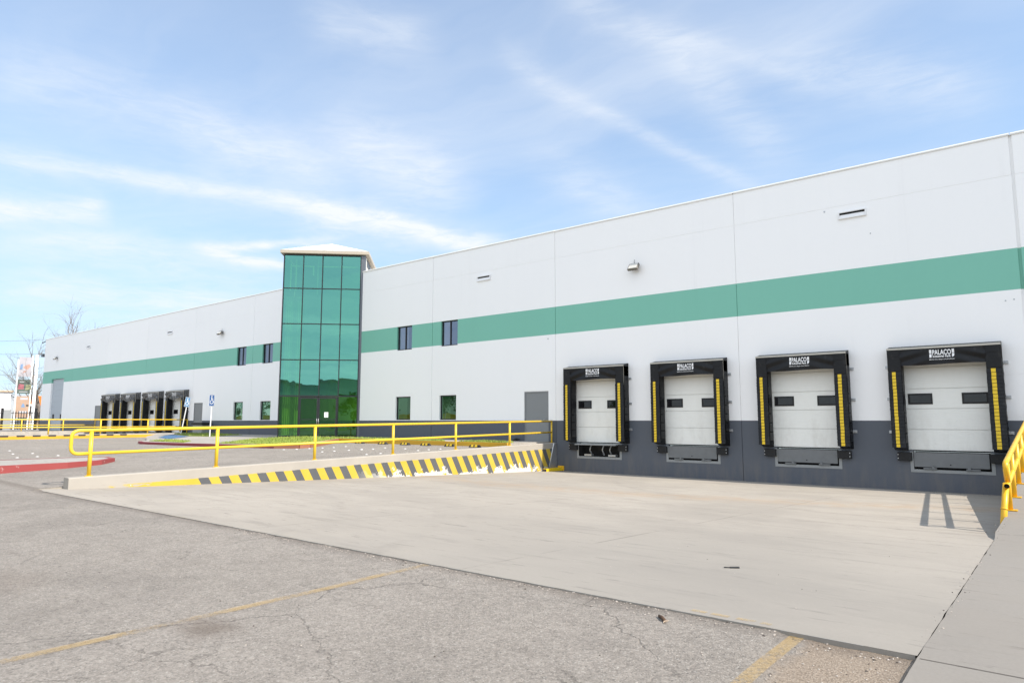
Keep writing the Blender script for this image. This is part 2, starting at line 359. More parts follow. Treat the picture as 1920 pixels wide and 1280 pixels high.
coated_glass('blue_glass', (.20, .25, .33), (.30, .34, .4), .62)
coated_glass('lower_glass', (.30, .48, .36), (.10, .22, .12), .70)
coated_glass('door_glass', (.27, .26, .31), (.14, .14, .15), .5)

# ------------------------------------------------------------------ mesh helpers
class MB:
    def __init__(s): s.v = []; s.f = []; s.mi = []; s.sm = []
    def add(s, vs, fs, m=0, smooth=False, M=None):
        o = len(s.v)
        s.v += [tuple(M @ Vector(v)) if M else tuple(v) for v in vs]
        for f in fs: s.f.append([i+o for i in f]); s.mi.append(m); s.sm.append(smooth)
        return s
    def quad(s, a, b, c, d, m=0): return s.add([a, b, c, d], [[0, 1, 2, 3]], m)
    def box(s, x0, x1, y0, y1, z0, z1, m=0, M=None, bev=0.):
        if bev:
            bm = bmesh.new(); bmesh.ops.create_cube(bm, size=1)
            for v in bm.verts: v.co = Vector(((x0+x1)/2 + v.co.x*(x1-x0), (y0+y1)/2 + v.co.y*(y1-y0), (z0+z1)/2 + v.co.z*(z1-z0)))
            bmesh.ops.bevel(bm, geom=bm.edges[:], offset=bev, segments=2, affect='EDGES', profile=.5)
            bm.verts.index_update()
            s.add([v.co.copy() for v in bm.verts], [[v.index for v in f.verts] for f in bm.faces], m, False, M); bm.free(); return s
        vs = [(x, y, z) for z in (z0, z1) for y in (y0, y1) for x in (x0, x1)]
        return s.add(vs, [[0, 2, 3, 1], [4, 5, 7, 6], [0, 1, 5, 4], [2, 6, 7, 3], [0, 4, 6, 2], [1, 3, 7, 5]], m, False, M)
    def prism(s, poly, z0, z1, m=0, mt=None):      # poly counter-clockwise seen from above; z may be a function of (x, y)
        n = len(poly); f0 = z0 if callable(z0) else (lambda x, y: z0); f1 = z1 if callable(z1) else (lambda x, y: z1)
        vs = [(x, y, f0(x, y)) for x, y in poly] + [(x, y, f1(x, y)) for x, y in poly]
        o = len(s.v); s.v += vs
        s.f.append([o+n+i for i in range(n)]); s.mi.append(m if mt is None else mt); s.sm.append(False)
        for i in range(n):
            j = (i+1) % n; s.f.append([o+i, o+j, o+n+j, o+n+i]); s.mi.append(m); s.sm.append(False)
        return s
    def tube(s, path, r, seg=12, m=0, cap=True, closed=False):
        P = [Vector(p) for p in path]; n = len(P)
        rr = r if isinstance(r, (list, tuple)) else [r]*n
        up = None; rings = []
        for i in range(n):
            if closed: t = (P[(i+1) % n] - P[i-1])
            else: t = P[min(i+1, n-1)] - P[max(i-1, 0)]
            t.normalize()
            if up is None: up = Vector((0, 0, 1)) if abs(t.z) < .9 else Vector((1, 0, 0))
            a = t.cross(up)
            if a.length < 1e-5: a = t.orthogonal()
            a.normalize(); up = a.cross(t).normalized()
            rings.append([P[i] + rr[i]*(math.cos(2*math.pi*k/seg)*a + math.sin(2*math.pi*k/seg)*up) for k in range(seg)])
        o = len(s.v); s.v += [tuple(v) for rg in rings for v in rg]
        for i in range(n if closed else n-1):
            j = (i+1) % n
            for k in range(seg):
                l = (k+1) % seg
                s.f.append([o+i*seg+k, o+i*seg+l, o+j*seg+l, o+j*seg+k]); s.mi.append(m); s.sm.append(True)
        if cap and not closed:
            s.f.append([o+k for k in range(seg)][::-1]); s.mi.append(m); s.sm.append(False)
            s.f.append([o+(n-1)*seg+k for k in range(seg)]); s.mi.append(m); s.sm.append(False)
        return s
    def frame(s, x0, x1, z0, z1, w, y0, y1, m=0):   # a rectangular frame in the xz plane
        s.box(x0, x1, y0, y1, z0, z0+w, m); s.box(x0, x1, y0, y1, z1-w, z1, m)
        s.box(x0, x0+w, y0, y1, z0+w, z1-w, m); s.box(x1-w, x1, y0, y1, z0+w, z1-w, m); return s
    def build(s, name, mats, parent=None, loc=(0, 0, 0), rz=0.):
        me = bpy.data.meshes.new(name); me.from_pydata([tuple(v) for v in s.v], [], s.f)
        if isinstance(mats, str): mats = [mats]
        for k in mats: me.materials.append(MATS[k])
        me.polygons.foreach_set('material_index', s.mi); me.polygons.foreach_set('use_smooth', s.sm); me.update()
        o = bpy.data.objects.new(name, me); COL.objects.link(o); o.location = loc; o.rotation_euler = (0, 0, rz)
        if parent: o.parent = parent
        return o
def tag(o, label=None, cat=None, group=None, kind=None):
    if label: o['label'] = label
    if cat: o['category'] = cat
    if group: o['group'] = group
    if kind: o['kind'] = kind
    return o
def thing(name, label, cat, loc=(0, 0, 0), rz=0., group=None):
    o = bpy.data.objects.new(name, None); COL.objects.link(o); o.location = loc; o.rotation_euler = (0, 0, rz); o.empty_display_size = .3
    return tag(o, label, cat, group)
def copy_tree(o, parent=None):
    c = o.copy(); COL.objects.link(c)
    if parent: c.parent = parent
    for ch in list(o.children): copy_tree(ch, c)
    return c
def corner(a, p, b, r, n=5):            # rounded pipe bend
    a, p, b = Vector(a), Vector(p), Vector(b); u = (a-p).normalized()*r; v = (b-p).normalized()*r
    return [p + u*(1-t)**2 + v*t**2 for t in [i/n for i in range(n+1)]]

# ------------------------------------------------------------------ ground
WALL = 24.0
def lot_z(x, y):
    bb = -1.5 + .0262*min(max(y-4, 0), 17.2)
    if y > 21.2: bb = -1.05
    t = min(max((-17.4-x)/32, 0), 1)
    if y < 4: t *= max(0., 1-(4-y)/10)
    return bb*(1-t) - 1.15*t
def pit_z(y): return -1.485 - .0335*(y-5.4)
EDGE = 5.16
def sheet(name, xs, ys, zf, skip, mat_, label=None):
    mb = MB(); idx = {}
    for i in range(len(xs)-1):
        for j in range(len(ys)-1):
            cx, cy = (xs[i]+xs[i+1])/2, (ys[j]+ys[j+1])/2
            if skip(cx, cy): continue
            f = []
            for (a, c) in ((i, j), (i+1, j), (i+1, j+1), (i, j+1)):
                if (a, c) not in idx: idx[(a, c)] = len(mb.v); mb.v.append((xs[a], ys[c], zf(xs[a], ys[c])))
                f.append(idx[(a, c)])
            mb.f.append(f); mb.mi.append(0); mb.sm.append(True)
    return mb.build(name, mat_)
FX0, FX1 = -66.9, -50.25            # the far dock pit
fine_x = [-17.1 + i*.12 for i in range(int((17.1-.86)/.12)+1)]
xs = sorted(set([-1500, -400, -200, -120, -82, FX0, FX1, -45, -40, -36, -33, -30, -27, -24, -21, -19, -17.4, -.86, -.86+.4, 4, 20, 80, 400, 1500] + fine_x))
ys = sorted(set([-1500, -300, -80, -40, -20, -10, -6, -2, 0, 1, 2, 3, 4, 4.5, 4.9, EDGE, 7, 9, 11, 13, 15, 17, 19, 21.2, 22.5, 24.2, 90, 160, 400, 1500]))
def asp_z(x, y):
    z = lot_z(x, y)
    if -17.0 < x < -.9 and y <= EDGE + .01 and y > 4.4: z -= .02 * (y-4.4)/.76        # settled against the slab
    if -1.7 < x < -.8 and 1.5 < y <= EDGE+.01: z -= .02
    return z
def inside(x, y):
    if -17.4 < x < 40 and EDGE < y < 24.2: return True
    if x > -.86 and -30 < y < 24.2 and x < 40: return True
    if FX0 < x < FX1 and 3 < y < 24.2: return True
    if -82 < x < 40 and 24.2 < y < 90: return True
    return False
asph = sheet('asphalt_lot', xs, ys, asp_z, inside, 'asphalt'); tag(asph, kind='structure')
# broken edge of the asphalt against the slab
for v in asph.data.vertices:
    if abs(v.co.y - EDGE) < 1e-4 and -17 < v.co.x < -.9:
        v.co.y += .045*noise.noise((v.co.x*3, 0, 3)) + .035*noise.noise((v.co.x*11, 5, 1)); v.co.z += .012*noise.noise((v.co.x*5, 9, 1))
def edge_x(y):
    e = -.861 - .0185*(max(min(y, 12.6), 5.1)-5.1)
    if y > 12.6: e += .10*min((y-12.6)/1.0, 1)
    return e
mb = MB(); yy = [EDGE-.04+(24-EDGE+.04)*i/80 for i in range(81)]
for i in range(80):
    a, c = yy[i], yy[i+1]; jx = lambda y: edge_x(y) - .001 + .006*noise.noise((y*3.1, 2, 0)) + .006*noise.noise((y*12, 4, 0))
    mb.quad((-17.41, a, pit_z(a)), (jx(a), a, pit_z(a)), (jx(c), c, pit_z(c)), (-17.41, c, pit_z(c)))
mb.quad((-17.41, EDGE-.04, -1.9), (-.875, EDGE-.04, -1.9), (-.875, EDGE-.04, pit_z(EDGE)), (-17.41, EDGE-.04, pit_z(EDGE)))
mb.quad((-17.4, EDGE-.3, -1.6), (-.6, EDGE-.3, -1.6), (-.6, EDGE+.2, -1.6), (-17.4, EDGE+.2, -1.6), 1)
mb.quad((-1.3, 5.0, -1.62), (-.6, 5.0, -1.62), (-.6, 13.0, -1.82), (-1.3, 13.0, -1.82), 1)
mb.quad((-17.405, EDGE-.06, -1.9), (-17.405, 5.8, -1.9), (-17.405, 5.8, lot_z(-17.4, 5.8)+.002), (-17.405, EDGE-.06, lot_z(-17.4, EDGE)+.002))
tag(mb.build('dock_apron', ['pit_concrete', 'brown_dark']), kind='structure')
def ramp_z(y):
    if y < 12.2: return pit_z(max(y, 5.2)) + .004
    if y < 13.65: return pit_z(12.2) + (-1.45-pit_z(12.2))*(y-12.2)/1.45
    return min(-1.45 + .081*(y-13.65), -.72)
def edge_x(y):
    e = -.861 - .0185*(max(min(y, 12.6), 5.1)-5.1)
    if y > 12.6: e += .10*min((y-12.6)/1.0, 1)
    return e
mb = MB(); yy = sorted(set([-30, -10, -2] + [i*.2 for i in range(0, 121)] + [5.06, 24.0]))
for i in range(len(yy)-1):
    a, c = yy[i], yy[i+1]
    jx = lambda y: edge_x(y) + .006 + .008*noise.noise((y*2.3, 7, 0)) + .006*noise.noise((y*9, 3, 0))
    mb.quad((jx(a), a, ramp_z(a)), (40, a, ramp_z(a)), (40, c, ramp_z(c)), (jx(c), c, ramp_z(c)))
    mb.quad((jx(c), c, -2.5), (jx(a), a, -2.5), (jx(a), a, ramp_z(a)), (jx(c), c, ramp_z(c)), 0)
for k in range(60):
    a, c = -.84+k*.1, -.84+(k+1)*.1; w = .004+.004*abs(noise.noise((a*4, 1, 1)))
    mb.quad((a, 5.06-w, ramp_z(5.06)+.003), (c, 5.06-w, ramp_z(5.06)+.003), (c, 5.06+w, ramp_z(5.06)+.003), (a, 5.06+w, ramp_z(5.06)+.003), 1)
tag(mb.build('ramp_slab', ['slab_concrete', 'brown_dark']), kind='structure')
mb = MB()
mb.quad((FX0, 3, -1.25), (FX1, 3, -1.25), (FX1, 24, -2.05), (FX0, 24, -2.05))
mb.quad((FX0, 3.0, -2.0), (FX1, 3.0, -2.0), (FX1, 3.0, -1.16), (FX0, 3.0, -1.16))
tag(mb.build('far_dock_apron', ['pit_concrete']), kind='structure')
# worn parking lines
mb = MB()
for (x, y0, y1) in ((-5.29, -1.0, 5.10), (-1.60, 1.2, 5.12), (-9.0, -3, 1.2)):
    n = 40
    for i in range(n):
        a = y0 + (y1-y0)*i/n; c = y0 + (y1-y0)*(i+1)/n
        mb.quad((x-.05, a, asp_z(x-.06, a)+.007), (x+.05, a, asp_z(x+.06, a)+.007), (x+.05, c, asp_z(x+.06, c)+.007), (x-.05, c, asp_z(x-.06, c)+.007))
for (x0, x1) in ((-2.42, -2.30), (-2.26, -2.12), (-2.06, -1.92), (-1.88, -1.80)):
    mb.quad((x0, EDGE+.02, pit_z(EDGE+.02)+.004), (x1, EDGE+.02, pit_z(EDGE+.02)+.004), (x1, EDGE+.08, pit_z(EDGE+.08)+.004), (x0, EDGE+.08, pit_z(EDGE+.08)+.004))
tag(mb.build('parking_line', 'worn_line'), kind='structure')

# walkway platform round the entrance
def walk_z(x, y): return -.90 - .030*max(0, 21-y)
PLAT = [(-17.42, 21.2), (-17.42, 24), (-49.9, 24), (-49.9, 21.9), (-44, 18.6), (-38.3, 16.2), (-37.2, 15.4), (-36.2, 15.1), (-33, 15.35), (-29.5, 15.7), (-26.2, 16.3), (-25.2, 16.8), (-25.2, 17.3), (-28.0, 20.7), (-28.4, 21.2)]
PLAT = PLAT[::-1]
def area(p): return sum(p[i][0]*p[(i+1) % len(p)][1]-p[(i+1) % len(p)][0]*p[i][1] for i in range(len(p)))
if area(PLAT) < 0: PLAT = PLAT[::-1]
mb = MB(); mb.prism(PLAT, -1.5, walk_z, 0)
tag(mb.build('pavement', 'walk_concrete'), kind='structure')
def kerb(name, pts, label, cat, mats, w=.16, drop=.02, up=.012, black=None):
    mb = MB()
    for i in range(len(pts)-1):
        a, c = Vector((*pts[i], 0)), Vector((*pts[i+1], 0)); t = (c-a).normalized(); nn = Vector((t.y, -t.x, 0))
        q = []
        for p in (a, c):
            for o in (-w*.55, w*.45): 
                e = p + nn*o; q.append(e)
        lo = [(p.x, p.y, lot_z(p.x, p.y)-.1) for p in q]; hi = [(p.x, p.y, walk_z(p.x, p.y)+up) for p in q]
        mb.add(lo+hi, [[4, 5, 7, 6], [1, 3, 7, 5], [0, 4, 6, 2], [0, 1, 5, 4], [2, 6, 7, 3]], 0)
    return tag(mb.build(name, mats), label, cat)
kerb('kerb', [(-28.35, 21.2), (-17.45, 21.2)], 'long yellow painted kerb behind the row of wheel stops', 'kerb', 'curb_yellow')
kerb('kerb', [(-37.2, 15.4), (-36.2, 15.1), (-33, 15.35), (-29.5, 15.7), (-26.2, 16.3)], 'dark red painted kerb at the front of the grassy entrance island', 'kerb', 'curb_maroon')
kerb('kerb', [(-26.2, 16.3), (-25.2, 16.8), (-25.2, 17.3), (-28.0, 20.7), (-28.4, 21.2)], 'thin reddish brown kerb round the right end of the grass island', 'kerb', 'terracotta', up=.006)
# grass strips
G1 = [(-30.5, 16.05), (-26.7, 16.6), (-25.6, 17.15), (-28.7, 21.42), (-24, 21.42), (-21.2, 21.42), (-22.3, 22.35), (-29, 22.6), (-32.3, 21.8), (-33.0, 19.5)]
G2 = [(-20.4, 21.42), (-17.7, 21.42), (-17.8, 22.0), (-19.8, 22.4)]
G3 = [(-36.9, 15.75), (-33.2, 15.75), (-34.2, 16.6), (-37.4, 17.0)]
G4 = [(-38.9, 20.2), (-40, 22.6), (-46.4, 23.75), (-48, 23.4), (-46.5, 21.4), (-41.5, 20.0)]
mbg = MB(); mbb = MB(); rng = random.Random(3)
def pip(x, y, P):
    r = False; j = len(P)-1
    for i in range(len(P)):
        if (P[i][1] > y) != (P[j][1] > y) and x < (P[j][0]-P[i][0])*(y-P[i][1])/(P[j][1]-P[i][1])+P[i][0]: r = not r
        j = i
    return r
for P, cnt in ((G1, 5200), (G2, 900), (G3, 600), (G4, 1500)):
    mbg.prism(P if area(P) > 0 else P[::-1], lambda x, y: walk_z(x, y)-.1, lambda x, y: walk_z(x, y)+.02)
    bx = [p[0] for p in P]; by = [p[1] for p in P]; k = 0
    while k < cnt:
        x, y = rng.uniform(min(bx), max(bx)), rng.uniform(min(by), max(by))
        if not pip(x, y, P): continue
        k += 1; a = rng.uniform(0, 6.28); w = .02; h = rng.uniform(.03, .095); z = walk_z(x, y)+.015
        dx, dy = math.cos(a)*w, math.sin(a)*w
        mbb.add([(x-dx, y-dy, z), (x+dx, y+dy, z), (x+rng.uniform(-.05, .05), y+rng.uniform(-.05, .05), z+h)], [[0, 1, 2]])
tag(mbg.build('lawn', 'grass_ground'), kind='structure')
tag(mbb.build('grass', 'grass_blade'), 'short sunlit grass on the entrance island', 'grass', kind='stuff')
mb = MB(); P = [(-38.6, 17.5), (-40.7, 19.6), (-45.0, 20.6), (-43.8, 19.6), (-41.5, 18.2)]
mb.add([(x, y, walk_z(x, y)+.006) for x, y in (P if area(P) > 0 else P[::-1])], [list(range(5))])
tag(mb.build('blue_ramp_marking', 'blue_paint'), kind='structure')
# concrete island with red kerb, near left
ISL = [(-22.0, -6), (-22.2, 3), (-22.25, 5.7), (-22.55, 7.4), (-23.1, 8.5), (-24.1, 9.25), (-25.0, 9.4), (-25.6, 8.8), (-25.6, 6.5), (-25.4, -6)]
isl = thing('traffic_island', 'low concrete island with scuffed red kerb on the left of the lot', 'traffic island', (-24, 4, -1.35))
T = Matrix.Translation((24, -4, 1.35))
def inset(P, w):
    c = []; n = len(P)
    for i in range(n):
        a, p, q = Vector(P[i-1]), Vector(P[i]), Vector(P[(i+1) % n])
        n1 = Vector((-(p-a).y, (p-a).x)).normalized(); n2 = Vector((-(q-p).y, (q-p).x)).normalized(); nn = (n1+n2).normalized()
        c.append(tuple(p + nn*w/max(.5, nn.dot(n1))))
    return c
loc = lambda P: [(x+24, y-4) for x, y in P]
mb = MB(); OUT = loc(ISL); INN = loc(inset(ISL, .16))
n = len(OUT); zt = .145
vs = [(x, y, -.1) for x, y in OUT] + [(x, y, zt) for x, y in OUT] + [(x, y, zt) for x, y in INN]
fs = []
for i in range(n):
    j = (i+1) % n; fs += [[i, j, n+j, n+i], [n+i, n+j, 2*n+j, 2*n+i]]
mb.add(vs, fs); mb.build('kerb', 'curb_red', isl)
mb = MB(); mb.add([(x, y, zt-.004) for x, y in INN], [list(range(n))]); mb.build('island_top', 'walk_concrete', isl)

# ------------------------------------------------------------------ warehouse
CN = [-2.83, -6.88, -10.93, -14.98]           # near dock centres
CF = [-51.55, -55.6, -59.7, -63.74]
wh = thing('warehouse', 'long white warehouse with a green band, grey base and loading docks', 'warehouse', (0, WALL, 0))
XL, XR, ZT, ZB = -81.8, 26.0, 8.3, -2.4
holes = []
WIN_U = [(-27.38, -26.23), (-24.11, -22.96), (-43.6, -42.42), (-40.42, -39.22)]
WIN_L = [(-27.40, -26.26), (-24.16, -23.02), (-43.76, -42.57), (-40.46, -39.25)]
for a, c in WIN_U: holes.append((a, c, 3.66, 4.92))
for a, c in WIN_L: holes.append((a, c, .03, 1.23))
DOORS = [(-18.83, -17.50, -.90, 1.27), (-49.28, -48.0, -.90, 1.26), (-67.6, -66.25, -.90, 1.31)]
holes += DOORS; BAY = (-79.2, -75.8, -.95, 4.1); holes.append(BAY)
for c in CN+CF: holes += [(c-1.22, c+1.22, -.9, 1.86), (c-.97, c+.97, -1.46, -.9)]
VJ = [-.8, -9.06, -17.1, -24.72, -33.2, -41.6, -49.6, -57.6, -65.55, -73.7, 7.3, 15.4]
xb = {XL, XR}; zb = {ZB, 0.0, 3.72, 4.92, ZT}
for h in holes: xb |= {h[0], h[1]}; zb |= {h[2], h[3]}
for v in VJ: w = .042 if v == -.8 else .012; xb |= {v-w, v+w}
HJ = [(1.268, 1.292), (7.06, 7.085)]
for a, c in HJ: zb |= {a, c}
xb = sorted(xb); zb = sorted(zb)
def depth(x, z):
    for h in holes:
        if h[0] < x < h[1] and h[2] < z < h[3]: return None
    dd = 0.
    for v in VJ:
        if abs(x-v) < (.042 if v == -.8 else .012): dd = .06 if v == -.8 else .025
    for a, c in HJ:
        if a < z < c: dd = max(dd, .008)
    return dd
mb = MB(); NXc, NZc = len(xb)-1, len(zb)-1
D = [[depth((xb[i]+xb[i+1])/2, (zb[j]+zb[j+1])/2) for j in range(NZc)] for i in range(NXc)]
colr = lambda z: 2 if z < 0 else (1 if 3.72 < z < 4.92 else 0)
HD = .16
for i in range(NXc):
    for j in range(NZc):
        x0, x1, z0, z1 = xb[i], xb[i+1], zb[j], zb[j+1]; mi = colr((z0+z1)/2); dd = D[i][j]
        if dd is not None: mb.quad((x0, dd, z0), (x1, dd, z0), (x1, dd, z1), (x0, dd, z1), mi)
        me_ = HD if dd is None else dd
        if i+1 < NXc:
            o = HD if D[i+1][j] is None else D[i+1][j]
            if abs(o-me_) > 1e-6: mb.quad((x1, me_, z0), (x1, o, z0), (x1, o, z1), (x1, me_, z1), mi)
        if j+1 < NZc:
            o = HD if D[i][j+1] is None else D[i][j+1]
            if abs(o-me_) > 1e-6: mb.quad((x0, me_, z1), (x1, me_, z1), (x1, o, z1), (x0, o, z1), mi)
mb.build('facade_wall', ['white_paint', 'green_paint', 'grey_paint'], wh)
mb = MB()
for X_ in (XL, XR):
    for (a, c, mi) in ((ZB, 0, 2), (0, 3.72, 0), (3.72, 4.92, 1), (4.92, ZT, 0)):
        mb.quad((X_, 0, a), (X_, 66, a), (X_, 66, c), (X_, 0, c), mi)
mb.quad((XL, 66, ZB), (XR, 66, ZB), (XR, 66, ZT), (XL, 66, ZT), 0)
mb.build('end_wall', ['white_paint', 'green_paint', 'grey_paint'], wh)
mb = MB(); mb.box(XL+.2, XR-.2, .25, 65.8, 7.5, 7.7); mb.build('roof', 'roof_white', wh)
mb = MB(); prev = XL
for v in sorted([v for v in VJ]) + [XR]:
    e = rng.uniform(-.012, .012); a_, b_ = prev+.012, v-.012; z0_, z1_ = ZT-.03+e, ZT+.05+e
    mb.add([(x_, y_, z_) for x_ in (a_, b_) for (y_, z_) in ((-.03, z0_), (-.03, z1_-.04), (.01, z1_), (.26, z1_), (.26, z0_))],
           [[0, 5, 6, 1], [1, 6, 7, 2], [2, 7, 8, 3], [3, 8, 9, 4], [4, 9, 5, 0], [4, 3, 2, 1, 0], [5, 6, 7, 8, 9]]); prev = v
mb.build('parapet_cap', 'roof_white', wh)
# windows
def window(x0, x1, z0, z1, glass, mull):
    mb = MB(); mb.frame(x0, x1, z0, z1, .055, .085, .15)
    if mull: mb.box((x0+x1)/2-.028, (x0+x1)/2+.028, .085, .15, z0+.055, z1-.055)
    w = mb.build('window', 'alu_dark', wh)
    mb = MB()
    if mull:
        mb.quad((x0+.05, .12, z0+.05), ((x0+x1)/2, .12, z0+.05), ((x0+x1)/2, .12, z1-.05), (x0+.05, .12, z1-.05))
        mb.quad(((x0+x1)/2, .125, z0+.05), (x1-.05, .125, z0+.05), (x1-.05, .125, z1-.05), ((x0+x1)/2, .125, z1-.05))
    else: mb.quad((x0+.05, .12, z0+.05), (x1-.05, .12, z0+.05), (x1-.05, .12, z1-.05), (x0+.05, .12, z1-.05))
    mb.build('pane', glass, w)
    mb = MB(); mb.box(x0-.3, x1+.3, 1.1, 1.15, z0-.3, z1+.3); mb.build('dark_backing', 'room_dark', w)  # dark sheet standing in for the unlit room behind the glass
for a, c in WIN_U: window(a, c, 3.66, 4.92, 'blue_glass', True)
for a, c in WIN_L: window(a, c, .03, 1.23, 'lower_glass', False)
for (a, c, z0, z1) in DOORS:
    mb = MB(); mb.frame(a, c, z0, z1, .06, .015, .10); mb.box(a+.062, c-.062, .035, .09, z0+.012, z1-.062); mb.box(a, c, -.04, .12, z0-.02, z0+.01)
    dr = mb.build('door', 'door_grey', wh)
    mb = MB(); mb.tube([(c-.16, .03, .05), (c-.16, -.03, .05), (c-.27, -.03, .05)], .012, 8); mb.build('handle', 'steel', dr)
a, c, z0, z1 = BAY
mb = MB(); ns = 9
for i in range(ns): mb.box(a, c, .15, .19, z0+(z1-z0)*i/ns+.004, z0+(z1-z0)*(i+1)/ns-.004)
mb.box(a, c, .185, .2, z0, z1)
bd = mb.build('roller_door', 'bay_grey', wh)
for wx in (a+.55, c-.75):
    mb = MB(); mb.frame(wx, wx+.42, .18, .62, .05, .12, .17); mb.quad((wx+.04, .14, .22), (wx+.38, .14, .22), (wx+.38, .14, .58), (wx+.04, .14, .58), 1)
    mb.build('window', ['alu_dark', 'door_glass'], bd)
# dock doors, levellers, bumpers
def dock_door():
    mb = MB(); zs = [-.9, -.27, .355, .965, 1.60, 1.88]
    for i in range(5): mb.box(-1.22, 1.22, .10, .145, zs[i]+.006, zs[i+1]-.006)
    mb.box(-1.22, 1.22, .135, .15, -.9, 1.88)
    mb.box(-1.22, 1.22, .09, .10, 1.60, 1.615)
    d_ = mb.build('dock_door', 'door_panel', wh)
    for x0, x1 in ((-1.03, -.38), (.37, 1.02)):
        mb = MB(); mb.frame(x0, x1, .49, .82, .05, .085, .102)
        w = mb.build('window', 'rubber', d_)
        mb = MB(); mb.quad((x0+.04, .096, .53), (x1-.04, .096, .53), (x1-.04, .096, .78), (x0+.04, .096, .78)); mb.build('pane', 'door_glass', w)
    mb = MB(); mb.box(-1.218, 1.218, .09, .135, -.93, -.885); mb.build('bottom_seal', 'rubber', d_)
    return d_
def leveler(open_):
    mb = MB()
    mb.box(-1.06, -.97, -.012, .05, -1.55, -.93); mb.box(.97, 1.06, -.012, .05, -1.55, -.93); mb.box(-.97, .97, -.012, .05, -1.55, -1.46)
    rim = mb.build('leveler_frame', 'rim_grey', wh)
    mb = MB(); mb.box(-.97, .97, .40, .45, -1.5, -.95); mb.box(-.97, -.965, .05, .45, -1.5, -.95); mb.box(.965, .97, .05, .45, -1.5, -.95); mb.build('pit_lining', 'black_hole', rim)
    if not open_:
        mb = MB(); mb.box(-.955, .93, -.03, -.005, -1.385, -.955)
        for i in range(18):
            pass
        mb.tube([(-.02, -.032, -1.30), (-.02, -.04, -1.30)], .018, 8, 1)
        for x in (-.72, .36): mb.box(x, x+.34, -.05, .03, -1.45, -1.405)
        for x in (-.50, .40): mb.box(x, x+.075, -.07, .03, -1.45, -1.36)
        mb.build('lip_plate', ['lip_grey', 'black_hole'], rim)
    else:
        mb = MB()
        mb.add([(-.97, .08, -.935), (.97, .08, -.935), (.97, -.32, -.955), (-.97, -.32, -.955), (-.97, .08, -.965), (.97, .08, -.965), (.97, -.32, -.99), (-.97, -.32, -.99)],
               [[0, 3, 2, 1], [4, 5, 6, 7], [3, 7, 6, 2], [0, 4, 7, 3], [1, 2, 6, 5]])
        mb.build('lip_plate', 'rim_grey', rim)
        for x in (-.72, .42):
            mb = MB(); mb.box(x, x+.34, .02, .2, -1.44, -1.37); mb.build('lift_foot', 'steel', rim)
        for x in (-.45, .5, .15):
            mb = MB(); mb.tube([(x, .12, -1.0), (x-.08, .15, -1.2), (x-.02, .2, -1.4)], .03, 8); mb.build('lift_arm', 'steel', rim)
    return rim
def bumpers():
    r_ = []
    for x0, x1, ex in ((-1.38, -1.0, -1.36), (.96, 1.36, 1.33)):
        mb = MB(); mb.box(x0, x1, -.13, .0, -1.21, -.96, 0, None, .012)
        for k in range(9): mb.box(x0+.03+k*(x1-x0-.06)/9, x0+.03+(k+.55)*(x1-x0-.06)/9, -.136, -.12, -1.2, -.97)
        for z in (-1.14, -1.03): mb.tube([(ex, -.128, z), (ex, -.145, z)], .016, 8, 1)
        r_.append(mb.build('dock_bumper', ['rubber', 'steel'], wh))
    return r_
protos = [dock_door()] + [leveler(False)] + bumpers()
lev_open = leveler(True); lev_open.location.x = CN[3]
for k, c in enumerate(CN + CF):
    for q, p in enumerate(protos):
        if q == 1 and k == 3: continue
        o = p if k == 0 else copy_tree(p, wh); o.location = (c, 0, 0)

for (x, z) in ((-5.95, 6.98), (-1.22, 3.42), (-1.02, 3.44), (-4.6, 6.0), (-17.5, 3.55)):
    mb = MB(); mb.tube([(x, .002, z), (x, -.012, z)], .03 if z > 6.9 or x < -17 else .022, 8); mb.build('wall_anchor', 'steel', wh)
# dock shelters -------------------------------------------------------------
def text_mesh(s, size, wscale, bold=0.):
    cu = bpy.data.curves.new('t', 'FONT'); cu.body = s; cu.size = size; cu.align_x = 'CENTER'; cu.offset = bold; cu.resolution_u = 3
    ob = bpy.data.objects.new('t', cu); COL.objects.link(ob)
    dg = bpy.context.evaluated_depsgraph_get(); dg.update()
    me = bpy.data.meshes.new_from_object(ob.evaluated_get(dg))
    vs = [(v.co.x*wscale, v.co.y) for v in me.vertices]; fs = [list(p.vertices) for p in me.polygons]
    bpy.data.objects.remove(ob); bpy.data.curves.remove(cu); bpy.data.meshes.remove(me)
    return vs, fs
def fit(tm, width, z0, z1):
    vs, fs = tm; x0 = min(v[0] for v in vs); x1 = max(v[0] for v in vs); y0 = min(v[1] for v in vs); y1 = max(v[1] for v in vs)
    return [((x-(x0+x1)/2)*width/(x1-x0), z0+(y-y0)*(z1-z0)/(y1-y0)) for x, y in vs], fs
T1 = fit(text_mesh('PALACO', .235, .78, .006), .475, -.045, .112); T2 = fit(text_mesh('Industrial Park', .088, .95, .003), .46, -.118, -.055); T3 = fit(text_mesh('MEXICALI, BAJA CALIFORNIA', .042, 1.15, .0008), .64, -.197, -.165)
